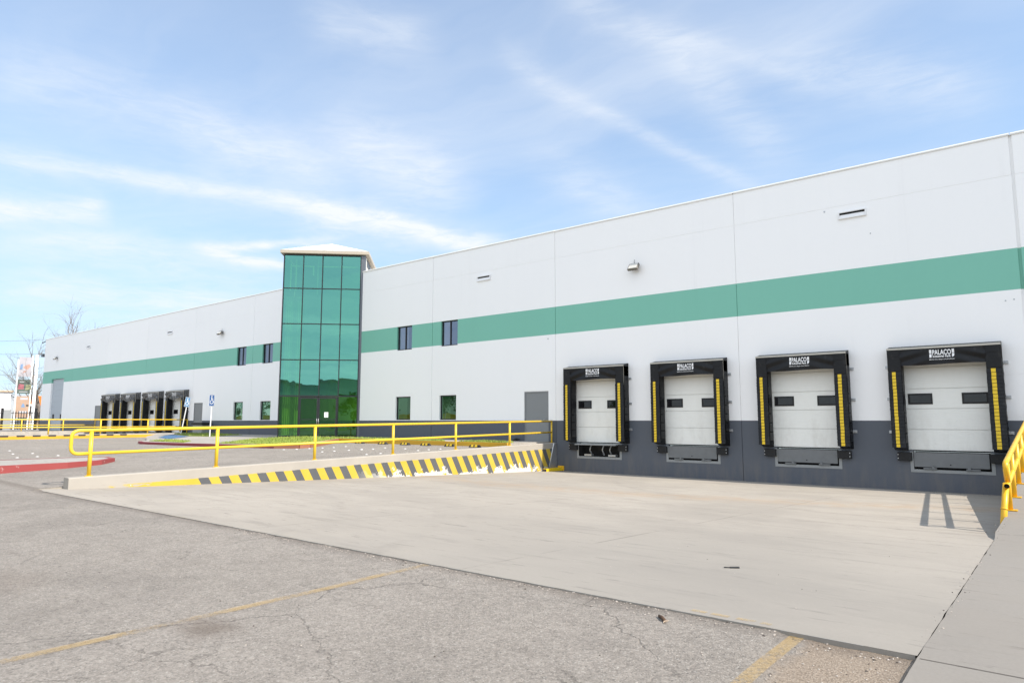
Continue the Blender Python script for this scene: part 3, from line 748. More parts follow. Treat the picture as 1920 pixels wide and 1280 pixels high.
def shelter(c, seed, far, label):
    F = -.40
    t = thing('dock_shelter', label, 'dock shelter', (c, WALL, 0), 0, 'dock shelters in the far row' if far else 'dock shelters in the near row')
    rg = random.Random(seed); fab = 'vinyl_faded' if far else 'vinyl'
    L0, L1, R0, R1 = -1.45, -1.08, 1.05, 1.43
    ph = rg.uniform(0, 6)
    def yfold(x, z):                     # hanging folds of the head curtain
        u = (x-L1)/(R0-L1); v = (2.16-z)/.5
        e = abs(u-.5)*2
        a = .034 if not far else .06
        f = math.sin(9*(v*1.1 + (1-e)*.75) + ph)*min(1, e*1.3+.05)
        return F - .012 - a*f*min(1, v*2.2)*(.35+.65*min(1, e*1.5)) - .02*math.sin(math.pi*min(max(u, 0), 1))*v
    sagz = (.05 if not far else .16)
    sk = rg.uniform(-.3, .3)
    def zfold(x, v):
        u = min(max((x-L1)/(R0-L1), 0), 1)
        z = 2.155 - v*.50
        if far: z -= v*sagz*math.sin(math.pi*u)**2 - .02
        else: z -= v*.02*math.sin(math.pi*(u+sk*.2)*2)*0.6
        return z
    mb = MB(); nx, nz = 30, 12; vs = []; fs = []
    xa, xc = (L1-.02, R0+.02) if not far else (L0+.01, R1-.01)
    for j in range(nz+1):
        for i in range(nx+1):
            x = xa + (xc-xa)*i/nx; z = zfold(x, j/nz); vs.append((x, yfold(x, z), z))
    for j in range(nz):
        for i in range(nx): fs.append([j*(nx+1)+i, (j+1)*(nx+1)+i, (j+1)*(nx+1)+i+1, j*(nx+1)+i+1])
    mb.add(vs, fs, 0, True); hc = mb.build('head_curtain', fab, t)
    # lettering printed on the curtain
    mb = MB(); lz = 1.975 if not far else 1.955
    def put(tm, x0, z0): mb.add([(x0+x, yfold(x0+x, z0+z)-.006, z0+z) for x, z in tm[0]], tm[1])
    put(T1, 0, lz); put(T2, 0, lz); put(T3, 0, lz)
    for (x0, x1, z0, z1) in ((-.315, -.257, lz+.005, lz+.115), (-.315, -.257, lz-.118, lz-.012), (.257, .315, lz+.005, lz+.115)):
        nseg = 3
        for k in range(nseg):
            a, b_ = z0+(z1-z0)*k/nseg, z0+(z1-z0)*(k+1)/nseg
            mb.quad((x0, yfold(x0, a)-.006, a), (x1, yfold(x1, a)-.006, a), (x1, yfold(x1, b_)-.006, b_), (x0, yfold(x0, b_)-.006, b_))
    P = [(.257, lz-.012), (.257, lz-.118)] + [(.257+.058*math.sin(a), lz-.060-.058*math.cos(a)) for a in [k*math.pi/10 for k in range(6)]] + [(.315, lz-.012)]
    mb.add([(x, yfold(x, z)-.006, z) for x, z in P], [list(range(len(P)))])
    mb.build('lettering', 'letter_white', hc)
    # head box and sun-bleached top edge
    mb = MB()
    mb.add([(L0, 0, 2.27), (R1, 0, 2.27), (R1, F, 2.185), (L0, F, 2.185), (L0, 0, 1.75), (R1, 0, 1.75), (R1, F+.03, 1.75), (L0, F+.03, 1.75)],
           [[0, 3, 2, 1], [0, 4, 7, 3], [1, 2, 6, 5], [4, 5, 6, 7], [3, 7, 6, 2]])
    mb.build('hood', fab, t)
    mb = MB(); mb.add([(L0-.005, F-.03, 2.142), (R1+.005, F-.03, 2.136), (R1+.005, F-.016, 2.172), (L0-.005, F-.016, 2.172), (L0-.005, F+.02, 2.200), (R1+.005, F+.02, 2.200)], [[0, 1, 2, 3], [3, 2, 5, 4]])
    mb.add([(R1+.006, F-.015, 2.19), (R1+.006, F+.012, 2.20), (R1+.006, F+.008, 1.35), (R1+.006, F-.012, 1.55)], [[0, 3, 2, 1]])
    mb.build('edge_trim', 'trim_beige', t)
    # padded sides with overlapping flaps
    for (x0, x1, s0, s1, ztop) in ((L0, L1, -1.335, -1.235, 2.15), (R0, R1, 1.165, 1.275, 2.15)):
        mb = MB(); zt = 2.14 if not far else 1.72
        mb.add([(x0, 0, zt), (x1, 0, zt), (x1, F, zt), (x0, F, zt), (x0, 0, -.90), (x1, 0, -.90), (x1-.03, F+.02, -.80), (x0+.03, F+.02, -.80), ((x0+x1)/2, F+.03, -.86)],
               [[0, 3, 2, 1], [0, 4, 8, 7, 3], [1, 2, 6, 8, 5], [2, 3, 7, 8, 6], [4, 5, 8]], 0)
        nf = 22; z = 1.47; dz = (1.47+.80)/nf
        if not far:
            mb.box(x0+.004, x1-.004, F-.016, F, 1.49, 2.13, 0, None, .008)
            mb.box(x0+.03, x1-.03, F-.024, F-.014, 1.93, 2.10, 0, None, .006)
        for k in range(nf):
            a, b_ = 1.47-k*dz, 1.47-(k+1)*dz-.012; w = rg.uniform(-.004, .004)
            mb.add([(x0+.002, F-.004, a), (x1-.002, F-.004, a), (x1-.002+w, F-.026, b_), (x0+.002+w, F-.026, b_), (x1-.002+w, F-.016, b_), (x0+.002+w, F-.016, b_)], [[0, 3, 2, 1], [3, 5, 4, 2]])
        for k in range(7):               # slack billows on the flank
            zz = 1.35-k*.31; yy = F*.55+rg.uniform(-.05, .05)
            mb.add([(x1+.0, F+.05, zz+.1), (x1+.0, -.03, zz+.1), (x1+.022, yy, zz-.03), (x1, F+.05, zz-.16), (x1, -.03, zz-.16)], [[0, 2, 1], [0, 3, 2], [1, 2, 4], [2, 3, 4]], 0, True)
        pad = mb.build('side_pad', 'vinyl', t)
        mb = MB()
        for k in range(nf):
            a, b_ = 1.47-k*dz-.002, 1.47-(k+1)*dz-.001; w = rg.uniform(-.003, .003)
            mb.add([(s0+w, F-.020, a), (s1+w, F-.020, a), (s1+w, F-.031, b_), (s0+w, F-.031, b_)], [[0, 3, 2, 1]])
        mb.build('guide_stripe', 'guide_yellow', pad)
    for z in (1.65, .66, -.35):
        for x in (R1, L0-.13):
            mb = MB(); mb.box(x, x+.13, -.035, 0, z-.045, z+.045, 0, None, .006); mb.tube([(x+.065, -.03, z), (x+.065, -.055, z)], .02, 8); mb.build('wall_bracket', 'steel', t)
    return t
NL = ['black dock shelter nearest the slanted yellow handrail at the right', 'black dock shelter of the near row, second from the right',
      'black dock shelter of the near row, second from the left', 'black dock shelter above the open leveller with the dark cavity']
FL = ['faded dock shelter behind the leaning blue sign in the far row', 'faded dock shelter in the far row, second from the leaning blue sign',
      'faded dock shelter in the far row, third from the leaning blue sign', 'faded dock shelter leftmost in the far row, beside a grey door']
for k in range(4): shelter(CN[k], 11+k, False, NL[k])
for k in range(4): shelter(CF[k], 31+k, True, FL[k])

# wall fittings ---------------------------------------------------------------
def floodlight(x, z, label):
    t = thing('floodlight', label, 'floodlight', (x, WALL, z), 0, 'floodlights on the facade')
    mb = MB(); mb.box(-.05, .05, -.02, 0, -.08, .12); mb.tube([(0, -.02, .06), (0, -.16, .06)], .02, 8); mb.tube([(-.09, -.03, .17), (-.09, -.03, .34)], .008, 6); mb.build('bracket', 'alu_mid', t)
    M = Matrix.Translation((-.03, -.22, 0)) @ Matrix.Rotation(R(-38), 4, 'X')
    mb = MB(); mb.box(-.22, .22, -.05, .05, -.16, .16, 0, M, .012)
    for k in range(6): mb.box(-.2+k*.075, -.185+k*.075, .05, .085, -.13, .13, 0, M)
    h_ = mb.build('housing', 'lamp_body', t)
    mb = MB(); mb.box(-.185, .185, -.058, -.05, -.125, .125, 0, M); mb.build('lens', 'lens_glass', h_)
floodlight(-13.08, 6.08, 'square floodlight on the white wall above the green band, right of the glass tower')
floodlight(-45.64, 6.08, 'floodlight on the far wall nearest the left side of the glass tower')
floodlight(-78.0, 6.15, 'small floodlight high above the grey roller door')
def louvre(x, z, label):
    t = thing('wall_vent', label, 'vent', (x, WALL, z), 0, 'slot vents high on the facade')
    mb = MB(); mb.frame(-.42, .42, -.12, .12, .035, -.06, -.003); mb.build('frame', 'sign_white', t)
    mb = MB(); mb.quad((-.385, -.008, -.085), (.385, -.008, -.085), (.385, -.008, .085), (-.385, -.008, .085)); 
    mb.add([(-.385, -.05, -.085), (.385, -.05, -.085), (.385, -.012, .02), (-.385, -.012, .02)], [[0, 1, 2, 3]], 1); mb.build('slot', ['black_hole', 'sign_white'], t)
for x, l in ((-5.1, 'white slot vent above the rightmost docks, near the sealed wall joint'), (-21.25, 'white slot vent on the wall right of the glass tower'), (-37.9, 'white slot vent tucked against the left side of the glass tower'),
             (-53.7, 'white slot vent on the far wall above the far dock row'), (-70.0, 'white slot vent on the far wall nearest the building corner')): louvre(x, 6.74, l)
t = thing('utility_cabinet', 'grey utility cabinet with black lid beside the far grey door', 'cabinet', (-47.25, 23.6, -.9))
mb = MB(); mb.box(-.66, .66, -.28, .38, 0, .6, 0, None, .02); mb.build('cabinet_body', 'rim_grey', t)
mb = MB(); mb.box(-.74, .74, -.36, .38, .6, .76, 0, None, .02); mb.build('lid', 'rubber', t)
mb = MB(); mb.tube([(0, -.02, 0), (.0, -.02, .08), (.22, -.12, .10), (.34, -.14, .06)], .035, 8); mb.box(-.12, .12, -.09, .0, 0, .06, 0, None, .01)
tag(mb.build('hose_reel', 'rubber', None, (-19.35, WALL, -.9)), 'small black hose end lying against the grey wall by the near grey door', 'hose')

# ------------------------------------------------------------------ entrance tower
tw = thing('glass_tower', 'green glass entrance tower with a white hipped roof', 'tower', (-33.44, 20.95, 0), R(45))
TWd, ROWS, CW = 4.2, [-.85, 1.33, 3.32, 5.32, 7.31, 9.2], 1.05
mb = MB()
for i in range(5):
    x = i*CW
    if i in (0, 1, 3, 4): mb.box(x-.022, x+.022, -.02, .10, -.92, 9.24)
    else: mb.box(x-.022, x+.022, -.02, .10, 1.33, 9.24)
for k, z in enumerate(ROWS):
    w = .035 if k == 1 else .023
    for i in range(4): mb.box(i*CW+.022, (i+1)*CW-.022, -.017, .097, z-w, z+w)
mb.build('mullions', 'alu_dark', tw)
mb = MB(); mb.box(4.23, 4.46, -.03, .25, -.92, 9.24); mb.build('corner_column', 'alu_mid', tw)
for i in range(4):
    for k in range(5):
        if k == 0 and i in (1, 2): continue
        mb = MB(); e = rng.uniform(-.006, .006); e2 = rng.uniform(-.008, .008)
        mb.quad((i*CW+.03, .03+e, ROWS[k]+.03), ((i+1)*CW-.03, .03-e, ROWS[k]+.03), ((i+1)*CW-.03, .03-e+e2, ROWS[k+1]-.03), (i*CW+.03, .03+e+e2, ROWS[k+1]-.03))
        mb.build('glass_pane', 'entry_glass' if k == 0 else 'green_glass', tw)
for i in (1, 2):
    mb = MB(); x0, x1 = i*CW+.035, (i+1)*CW-.035
    if i == 1: x1 += .03
    else: x0 -= .03
    mb.frame(x0, x1, -.90, 1.27, .075, -.02, .06); mb.box(x0+.075, x1-.075, -.045, -.02, .04, .075)
    dr = mb.build('entrance_door', 'alu_dark', tw)
    mb = MB(); mb.quad((x0+.07, .02, -.83), (x1-.07, .02, -.83), (x1-.07, .02, 1.2), (x0+.07, .02, 1.2)); mb.build('pane', 'entry_glass', dr)
    hx = x1-.04 if i == 1 else x0+.04
    mb = MB(); mb.tube([(hx, -.02, -.2), (hx, -.07, -.2), (hx, -.07, .1), (hx, -.02, .1)], .014, 8); mb.tube([(hx, -.02, -.05), (hx, -.04, -.05)], .03, 10); mb.build('handle', 'steel', dr)
    if i == 2:
        mb = MB(); mb.box(x0+.33, x0+.54, .005, .012, .17, .45); n_ = mb.build('notice', 'paper', dr)
        n_.data.materials.append(MATS['steel'])
# shell behind the glass
mb = MB()
for z0, z1 in ((-.9, 8.25),):
    mb.box(-.06, -.035, .1, 3.0, z0, 9.2)
mb.build('side_cladding', 'alu_dark', tw)
mb = MB(); mb.box(-.06, .03, 2.6, 4.4, 7.7, 9.2); mb.box(4.40, 4.46, .25, 4.3, 7.7, 9.2); mb.box(0, 4.4, 4.25, 4.3, 7.7, 9.2)
mb.build('upper_wall', 'cream', tw)
mb = MB()
for k in range(12): mb.box(4.455, 4.49, .6+k*.16, .68+k*.16, 8.75, 9.15)
mb.build('louvres', 'alu_mid', tw)
mb = MB(); mb.box(0.0, 4.2, 2.9, 2.94, -.9, 9.2); mb.box(4.1, 4.2, .2, 2.9, -.9, 9.2); mb.build('inner_wall', 'room_wall', tw)
mb = MB(); mb.box(0, 4.2, .05, 2.9, -.97, -.9); mb.box(0, 4.2, .6, 2.9, 3.2, 3.35); mb.build('inner_floor', 'room_floor', tw)
mb = MB()
for x in (.33, .62, 1.82): mb.box(x-.03, x+.03, .2, .26, 7.2 if x != 1.82 else 7.0, 9.0)
mb.box(.33, .9, .2, .26, 8.58, 8.64); mb.box(1.08, 1.6, .2, .26, 8.58, 8.64); mb.box(1.54, 1.6, .2, .26, 8.1, 8.58); mb.box(1.85, 4.1, .2, .26, 8.58, 8.64)
mb.build('ceiling_frame', 'sign_white', tw)
mb = MB(); vs = []; fs = []; n = 60
for i in range(n+1):
    x = .04 + .98*i/n; y = .45+.05*math.sin(i*.95)+.02*math.sin(i*2.1); vs += [(x, y, -.8), (x, y, 6.9)]
for i in range(n): fs.append([2*i, 2*i+2, 2*i+3, 2*i+1])
mb.add(vs, fs, 0, True); mb.build('curtain', 'curtain_cloth', tw)
E0, E1, F0, F1 = -.20, 4.66, -.20, 4.40
mb = MB(); ap = ((E0+E1)/2, (F0+F1)/2, 10.42); zE = 9.44
cs = [(E0, F0, zE), (E1, F0, zE), (E1, F1, zE), (E0, F1, zE)]
mb.add(cs + [ap], [[0, 1, 4], [1, 2, 4], [2, 3, 4], [3, 0, 4]], 0)
for i in range(4):                       # standing seams
    a, c = Vector(cs[i]), Vector(cs[(i+1) % 4]); A = Vector(ap)
    for k in range(1, 12):
        p = a.lerp(c, k/12); mid = a.lerp(c, .5)
        t_ = 1 - abs(k/12-.5)*2
        q = p + (A-mid)*t_ if t_ > 0 else p
        nn = (c-a).cross(A-a).normalized()*.02
        mb.tube([p+nn*.5, q+nn*.5], .012, 5)
rf = mb.build('hip_roof', 'roof_white', tw)
mb = MB(); mb.frame(0, 0, 0, 0, 0, 0, 0)
mb = MB()
for (a, b_, c, d_) in ((E0, E1, F0, F0+.04), (E0, E1, F1-.04, F1), (E0, E0+.04, F0+.04, F1-.04), (E1-.04, E1, F0+.04, F1-.04)): mb.box(a, b_, c, d_, 9.27, zE-.003)
mb.box(E0+.04, E1-.04, F0+.04, F1-.04, 9.26, 9.30)
mb.build('fascia', 'fascia_tan', rf)

# ------------------------------------------------------------------ near dock side wall and handrail
def ctop(y): return -1.25 + .0172*(y-5.65)
mb = MB(); n = 24
vs = []
for i in range(n+1):
    y = 5.65 + (23.98-5.65)*i/n; e = .006*noise.noise((y*2, 1, 1)); z = ctop(y)+e
    vs += [(-17.4, y, -2.5), (-17.4, y, z-.015), (-17.385, y, z), (-17.12, y, z), (-17.10, y, z-.02), (-17.1, y, -2.5)]
fs = []
for i in range(n):
    for k in range(5): fs.append([i*6+k, i*6+k+1, (i+1)*6+k+1, (i+1)*6+k])
fs.append([5, 4, 3, 2, 1, 0]); fs.append([n*6+k for k in range(6)])
mb.add(vs, fs, 0)
tag(mb.build('dock_wall', 'stripe_wall'), 'low concrete dock wall with slanted yellow and black warning stripes, paint flaking white', 'wall')
mb = MB(); mb.add([(-17.103, 23.40, -2.12), (-17.103, 23.98, -2.12), (-17.103, 23.98, -.95), (-17.103, 23.78, -.95), (-17.085, 23.55, -2.12), (-17.06, 23.98, -2.12), (-17.06, 23.98, -.95), (-17.06, 23.80, -.95)],
   [[4, 5, 6, 7], [0, 4, 7, 3], [3, 7, 6, 2]]); tag(mb.build('corner_guard', 'steel'), 'rusty steel corner guard at the end of the striped wall', 'corner guard')
t = thing('wheel_chock', 'yellow steel stop bar lying at the foot of the striped wall', 'wheel chock', (-16.85, 23.3, -2.09))
mb = MB(); mb.box(-.11, .11, -.5, .62, 0, .13, 0, None, .015); mb.build('bar', 'guide_yellow', t)
mb = MB(); mb.box(-.13, .15, .62, .74, 0, .2, 0, None, .015); mb.build('end_stop', 'rail_amber', t)
mb = MB(); mb.box(-.10, .10, -.507, -.5, .01, .12); mb.build('end_face', 'brown_dark', t)

def handrail(name, label, x, ytop, posts, zb, zt_, zm, matn, r=.039, rp=.044, loop=None, grp=None, end_post=True):
    t = thing(name, label, 'handrail', (x, posts[0], zb(posts[0])), 0, grp)
    O = Vector((x, posts[0], zb(posts[0])))
    lc = lambda p: Vector(p) - O
    y0, y1 = ytop
    mb = MB()
    if loop:                             # pipe returns from top rail down to mid rail
        P = [(x, y1, zt_(y1)), (x, y0+.3, zt_(y0+.3))] + corner((x, y0+1, zt_(y0+1)), (x, y0, zt_(y0)), (x, y0, zt_(y0)-1), .17) + corner((x, y0, zm(y0)+1), (x, y0, zm(y0)), (x, y0+1, zm(y0+1)), .17) + [(x, y0+.35, zm(y0+.35))]
        mb.tube([lc(p) for p in P], r, 12)
        mb.build('top_rail', matn, t); mb = MB()
        mb.tube([lc((x, y0+.35, zm(y0+.35))), lc((x, y1, zm(y1)))], r*.95, 12); mb.build('mid_rail', matn, t)
    else:
        mb.tube([lc((x, y0, zt_(y0))), lc((x, y1, zt_(y1)))], r, 12); mb.build('top_rail', matn, t)
        mb = MB(); mb.tube([lc((x, y0, zm(y0))), lc((x, y1, zm(y1)))], r*.95, 12); mb.build('mid_rail', matn, t)
    for y in posts:
        mb = MB(); mb.tube([lc((x, y, zb(y)-.01)), lc((x, y, zt_(y)-r*.6))], rp if y < 23.5 else rp*.85, 12)
        mb.tube([lc((x, y, zb(y)-.005)), lc((x, y, zb(y)+.012))], rp*1.9, 14); mb.build('post', matn, t)
    return t
handrail('handrail', 'long yellow pipe handrail with rounded end on the striped dock wall', -17.27, (5.70, 23.93), [6.1, 9.07, 12.05, 15.05, 18.0, 21.07, 23.9], ctop,
         lambda y: -.225+.0108*(y-5.7), lambda y: -.745+.0135*(y-5.7), 'rail_yellow', loop=True)
# far dock rails and kerbs
handrail('handrail', 'thin yellow handrail in front of the far dock row, on its striped kerb', -50.05, (6.0, 24), [6.2, 9.2, 12.2, 15.2, 18.2, 21.2, 23.95], lambda y: -.9, lambda y: .06, lambda y: -.43, 'rail_yellow')
handrail('handrail', 'yellow handrail farthest left, behind the front one, by the roller door', -67.2, (9, 24), [9.4, 12.4, 15.45, 18.46, 21.48, 23.95], lambda y: -.9, lambda y: .07, lambda y: -.38, 'rail_yellow')
mb = MB(); mb.box(-50.25, -49.92, 4, 23.98, -2.4, -.88); far_k = mb.build('dock_wall', 'curb_concrete')
tag(far_k, 'far low dock wall, yellow below with a row of black blocks on top', 'wall')
mb = MB(); mb.box(-49.92, -49.905, 4, 21.8, -1.4, -.955); mb.build('yellow_band', 'curb_yellow', far_k)
mb = MB()
for k in range(18):
    y = 5.1+k*.84
    if y < 19.6: mb.box(-49.906, -49.893, y, y+.42, -1.00, -.90)
mb.build('black_block', 'curb_black', far_k)
mb = MB(); mb.box(-67.4, -66.9, 3, 23.98, -2.4, -.88); tag(mb.build('dock_wall', 'curb_concrete'), 'low concrete dock wall farthest left under the rear handrail', 'wall')

# right handrail on the ramp
XRr = -.87
O = Vector((XRr, 13.65, ramp_z(13.65)))
t = thing('handrail', 'sloping amber handrail beside the ramp at the right edge', 'handrail', tuple(O))
lc = lambda p: tuple(Vector(p)-O)
zt_ = lambda y: -.68 + .0888*(y-13.6); zm = lambda y: -1.00+.0888*(y-13.9)
mb = MB(); P = [(XRr, 23.9, zt_(23.9)), (XRr, 14.0, zt_(14.0))] + corner((XRr, 16, zt_(16)), (XRr, 13.55, zt_(13.55)), (XRr, 13.78, -1.2), .12) + [(XRr, 13.72, -.97)]
mb.tube([lc(p) for p in P], .041, 14); mb.build('top_rail', 'rail_amber', t)
mb = MB(); mb.tube([lc((XRr, 13.50, zm(13.50))), lc((XRr, 23.9, zm(23.9)))], .039, 14, 0, False)
mb.tube([lc((XRr, 13.54, zm(13.54))), lc((XRr, 13.55, zm(13.55)))], .0375, 14, 1); 
for k in range(14): pass
mb.build('mid_rail', ['rail_amber', 'black_hole'], t)
for y in (13.82, 15.06, 16.6, 18.2, 19.75, 21.3, 22.8):
    mb = MB(); mb.tube([lc((XRr, y, ramp_z(y)-.01)), lc((XRr, y, zt_(y)-.03))], .040, 14); mb.box(XRr-.1-O.x, XRr+.1-O.x, y-.09-O.y, y+.09-O.y, ramp_z(y)-.004-O.z, ramp_z(y)+.010-O.z); mb.build('post', 'rail_amber', t)
mb = MB(); mb.tube([lc((-.955, 13.32, -1.78)), lc((-.925, 13.44, -1.42)), lc((-.885, 13.62, -1.0))], .046, 14); mb.tube([lc((-.9235, 13.446, -1.40)), lc((-.9215, 13.455, -1.375))], .051, 14)
mb.tube([lc((-.955, 13.32, -1.752)), lc((-.955, 13.32, -1.730))], .10, 14); mb.build('brace', 'rail_amber', t)

# ------------------------------------------------------------------ small things on the lot
WS = [(-27.62, 20.9), (-26.29, 20.85), (-24.51, 20.75), (-22.92, 20.68), (-21.6, 20.66), (-20.09, 20.6), (-18.6, 20.5)]
WSL = ['wheel stop farthest left in the row by the yellow kerb', 'second wheel stop from the left end of the row', 'third wheel stop from the left end of the row', 'middle wheel stop of the row by the yellow kerb',
       'third wheel stop from the right end of the row', 'second wheel stop from the right end of the row', 'wheel stop nearest the striped dock wall']
t0 = None
for k, (x, y) in enumerate(WS):
    if t0 is None:
        t = t0 = thing('wheel_stop', 'w', 'wheel stop', (0, 0, 0), 0, 'wheel stops along the yellow kerb')
        mb = MB(); vs = [(-.28, -.08, 0), (.28, -.08, 0), (.28, .08, 0), (-.28, .08, 0), (-.22, -.045, .10), (.22, -.045, .10), (.22, .045, .10), (-.22, .045, .10)]
        mb.add(vs, [[4, 5, 6, 7], [0, 1, 5, 4], [1, 2, 6, 5], [2, 3, 7, 6], [3, 0, 4, 7]]); mb.build('rubber_block', 'rubber', t)
        for x0 in (-.17, .03):
            mb = MB(); mb.add([(x0, -.076, .022), (x0+.15, -.076, .022), (x0+.13, -.05, .098), (x0+.02, -.05, .098), (x0+.13, .05, .105), (x0+.02, .05, .105), (x0+.02, -.05, .105), (x0+.13, -.05, .105)], [[0, 1, 2, 3], [6, 7, 4, 5], [3, 2, 7, 6]]); mb.build('yellow_patch', 'guide_yellow', t)
    else: t = copy_tree(t0)
    t.location = (x, y, lot_z(x, y)+.003); t.rotation_euler.z = rng.uniform(-.05, .05); t['label'] = WSL[k]
STUDS = [[-34.25, 9.07], [-31.57, 8.47], [-28.94, 7.9], [-31.32, 9.04], [-28.98, 8.52], [-29.01, 9.18], [-24.83, 15.86], [-24.67, 16.35], [-22.12, 15.77], [-24.22, 17.84], [-24.45, 18.63], [-21.99, 16.91], [-21.8, 17.38], [-19.32, 15.62], [-24.57, 16.89], [-24.43, 17.43], [-22.09, 16.3], [-22.05, 17.58], [-21.76, 17.92], [-21.95, 18.7], [-19.29, 16.23], [-20.58, 18.57], [-19.25, 18.01], [-19.25, 18.57], [-19.15, 19.1]]
s0 = None
for k, (x, y) in enumerate(STUDS):
    if s0 is None:
        mb = MB(); vs = []; fs = []; n = 12
        prof = [(.052, 0), (.048, .009), (.036, .017), (.016, .022)]
        for r_, z in prof: vs += [(r_*math.cos(2*math.pi*i/n), r_*math.sin(2*math.pi*i/n), z) for i in range(n)]
        for j in range(3):
            for i in range(n): fs.append([j*n+i, j*n+(i+1) % n, (j+1)*n+(i+1) % n, (j+1)*n+i])
        fs.append([3*n+i for i in range(n)]); mb.add(vs, fs, 0, True); s0 = mb.build('road_stud', 'stud_white'); o = s0
    else: o = s0.copy(); COL.objects.link(o)
    o.location = (x, y, lot_z(x, y)); far_ = k < 6
    tag(o, 'white road stud on the lot beyond the red kerbed island' if far_ else 'white road stud on the lot in front of the wheel stops', 'road stud', 'studs by the red island' if far_ else 'studs by the wheel stops')
# debris
sa, sb_ = Vector((-2.545, 4.905)), Vector((-2.44, 4.80)); sv = sb_-sa
t = thing('wood_piece', 'short broken dark stick on the asphalt by the slab edge', 'stick', ((sa.x+sb_.x)/2, (sa.y+sb_.y)/2, asp_z(-2.5, 4.85)+.012), math.atan2(sv.y, sv.x))
mb = MB(); mb.tube([(-.075, 0, 0), (-.02, .004, .004), (.03, 0, .002), (.06, .004, 0)], [.011, .013, .013, .009], 8); mb.build('bark', 'wood_chip', t)
mb = MB()
for k in range(5): mb.tube([(.05, 0, 0), (.08+k*.004, (k-2)*.010, .005*k-.008)], [.006, .0015], 5)
mb.build('splinters', 'tan', t)
mb = MB(); mb.box(-.05, .05, -.016, .016, 0, .012, 0, None, .004); mb.tube([(-.05, .008, .006), (-.11, .012, .008), (-.11, -.01, .008), (-.05, -.008, .006)], .004, 6)
tag(mb.build('metal_clip', 'iron', None, (-2.87, 7.25, pit_z(7.25)+.002), R(40)), 'small black metal clip lying alone on the pale slab', 'clip')
mb = MB(); rg = random.Random(5)
def stone(x, y, z, s):
    a = rg.uniform(0, 6.28); k = [rg.uniform(.6, 1.2) for _ in range(6)]
    vs = [(s*k[0], 0, s*.2), (-s*k[1], 0, s*.15), (0, s*k[2], s*.2), (0, -s*k[3], s*.2), (0, 0, s*.75*k[4]), (0, 0, -s*.3)]
    M = Matrix.Translation((x, y, z)) @ Matrix.Rotation(a, 4, 'Z')
    mb.add(vs, [[0, 2, 4], [2, 1, 4], [1, 3, 4], [3, 0, 4], [2, 0, 5], [1, 2, 5], [3, 1, 5], [0, 3, 5]], 0 if rg.random() < .75 else 1, False, M)
for _ in range(420):
    x = rg.uniform(-9, -.9); y = EDGE - abs(rg.gauss(0, .12)) - .02; stone(x, y, asp_z(x, y), rg.uniform(.004, .013))
for _ in range(110):
    x = rg.uniform(-1.6, -.9); y = rg.uniform(3.6, 5.1); stone(x, y, asp_z(x, y), rg.uniform(.003, .012))
for _ in range(160):
    x = rg.uniform(-9, -.9); y = rg.uniform(.5, 5); stone(x, y, asp_z(x, y), rg.uniform(.004, .010))
for _ in range(60):
    y = rg.uniform(5.3, 13); stone(-.87+rg.gauss(0, .03), y, max(pit_z(y), -1.5), rg.uniform(.004, .012))
for _ in range(40):
    x = rg.uniform(-5, -1); y = rg.uniform(5.3, 10); stone(x, y, pit_z(y), rg.uniform(.004, .009))
for _ in range(50): stone(-.93+rg.gauss(0, .07), 13.5+rg.gauss(0, .12), -1.75, rg.uniform(.01, .03))
tag(mb.build('gravel', ['pebble', 'brown_dark']), 'loose grit and pebbles along the joint between asphalt and slab', 'gravel', kind='stuff')

# accessible parking signs -----------------------------------------------------
def ring(cx, cz, r, w, a0, a1, n=16):
    vs = []; fs = []
    for i in range(n+1):
        a = a0+(a1-a0)*i/n
        vs += [(cx+r*math.cos(a), 0, cz+r*math.sin(a)), (cx+(r-w)*math.cos(a), 0, cz+(r-w)*math.sin(a))]
    for i in range(n): fs.append([2*i, 2*i+1, 2*i+3, 2*i+2])
    return vs, fs
def sign(x, y, lean, h0, plate, label, rz):
    z = walk_z(x, y); t = thing('parking_sign', label, 'sign', (x, y, z-.01), 0, 'blue wheelchair signs'); t.rotation_euler = (0, lean, rz)
    mb = MB(); mb.box(-.028, .028, -.018, .018, 0, h0+.5, 0, None, .004); mb.build('pole', 'sign_white', t)
    mb = MB(); mb.box(-.17, .17, -.03, -.018, h0, h0+.66, 0, None, .004); p = mb.build('sign_plate', plate, t)
    mb = MB(); M = Matrix.Translation((0, -.034, h0))
    mb.frame(-.165, .165, .005, .655, .012, -.002, 0); mb.v = [tuple(M @ Vector(v)) for v in mb.v]
    vs, fs = ring(.0, .57, .035, .035, 0, 2*math.pi); mb.add(vs, fs, 0, False, M)
    def bar(x0, z0, x1, z1, w):
        dx, dz = x1-x0, z1-z0; L = math.hypot(dx, dz); nx, nz = -dz/L*w/2, dx/L*w/2
        mb.add([(x0+nx, 0, z0+nz), (x0-nx, 0, z0-nz), (x1-nx, 0, z1-nz), (x1+nx, 0, z1+nz)], [[0, 1, 2, 3]], 0, False, M)
    bar(-.01, .52, .01, .33, .05); bar(0, .43, .09, .42, .035); bar(.01, .33, .08, .32, .04); bar(.08, .33, .12, .20, .04)
    vs, fs = ring(-.005, .23, .115, .035, R(110), R(350)); mb.add(vs, fs, 0, False, M)
    mb.build('wheelchair_symbol', 'letter_white', p)
sign(-46.7, 21.95, R(9), 1.85, 'sign_faded', 'faded blue wheelchair sign on a white pole leaning to the right', R(38))
sign(-39.17, 20.1, R(1), 1.78, 'sign_blue', 'dark blue wheelchair sign on an upright pale pole', R(30))

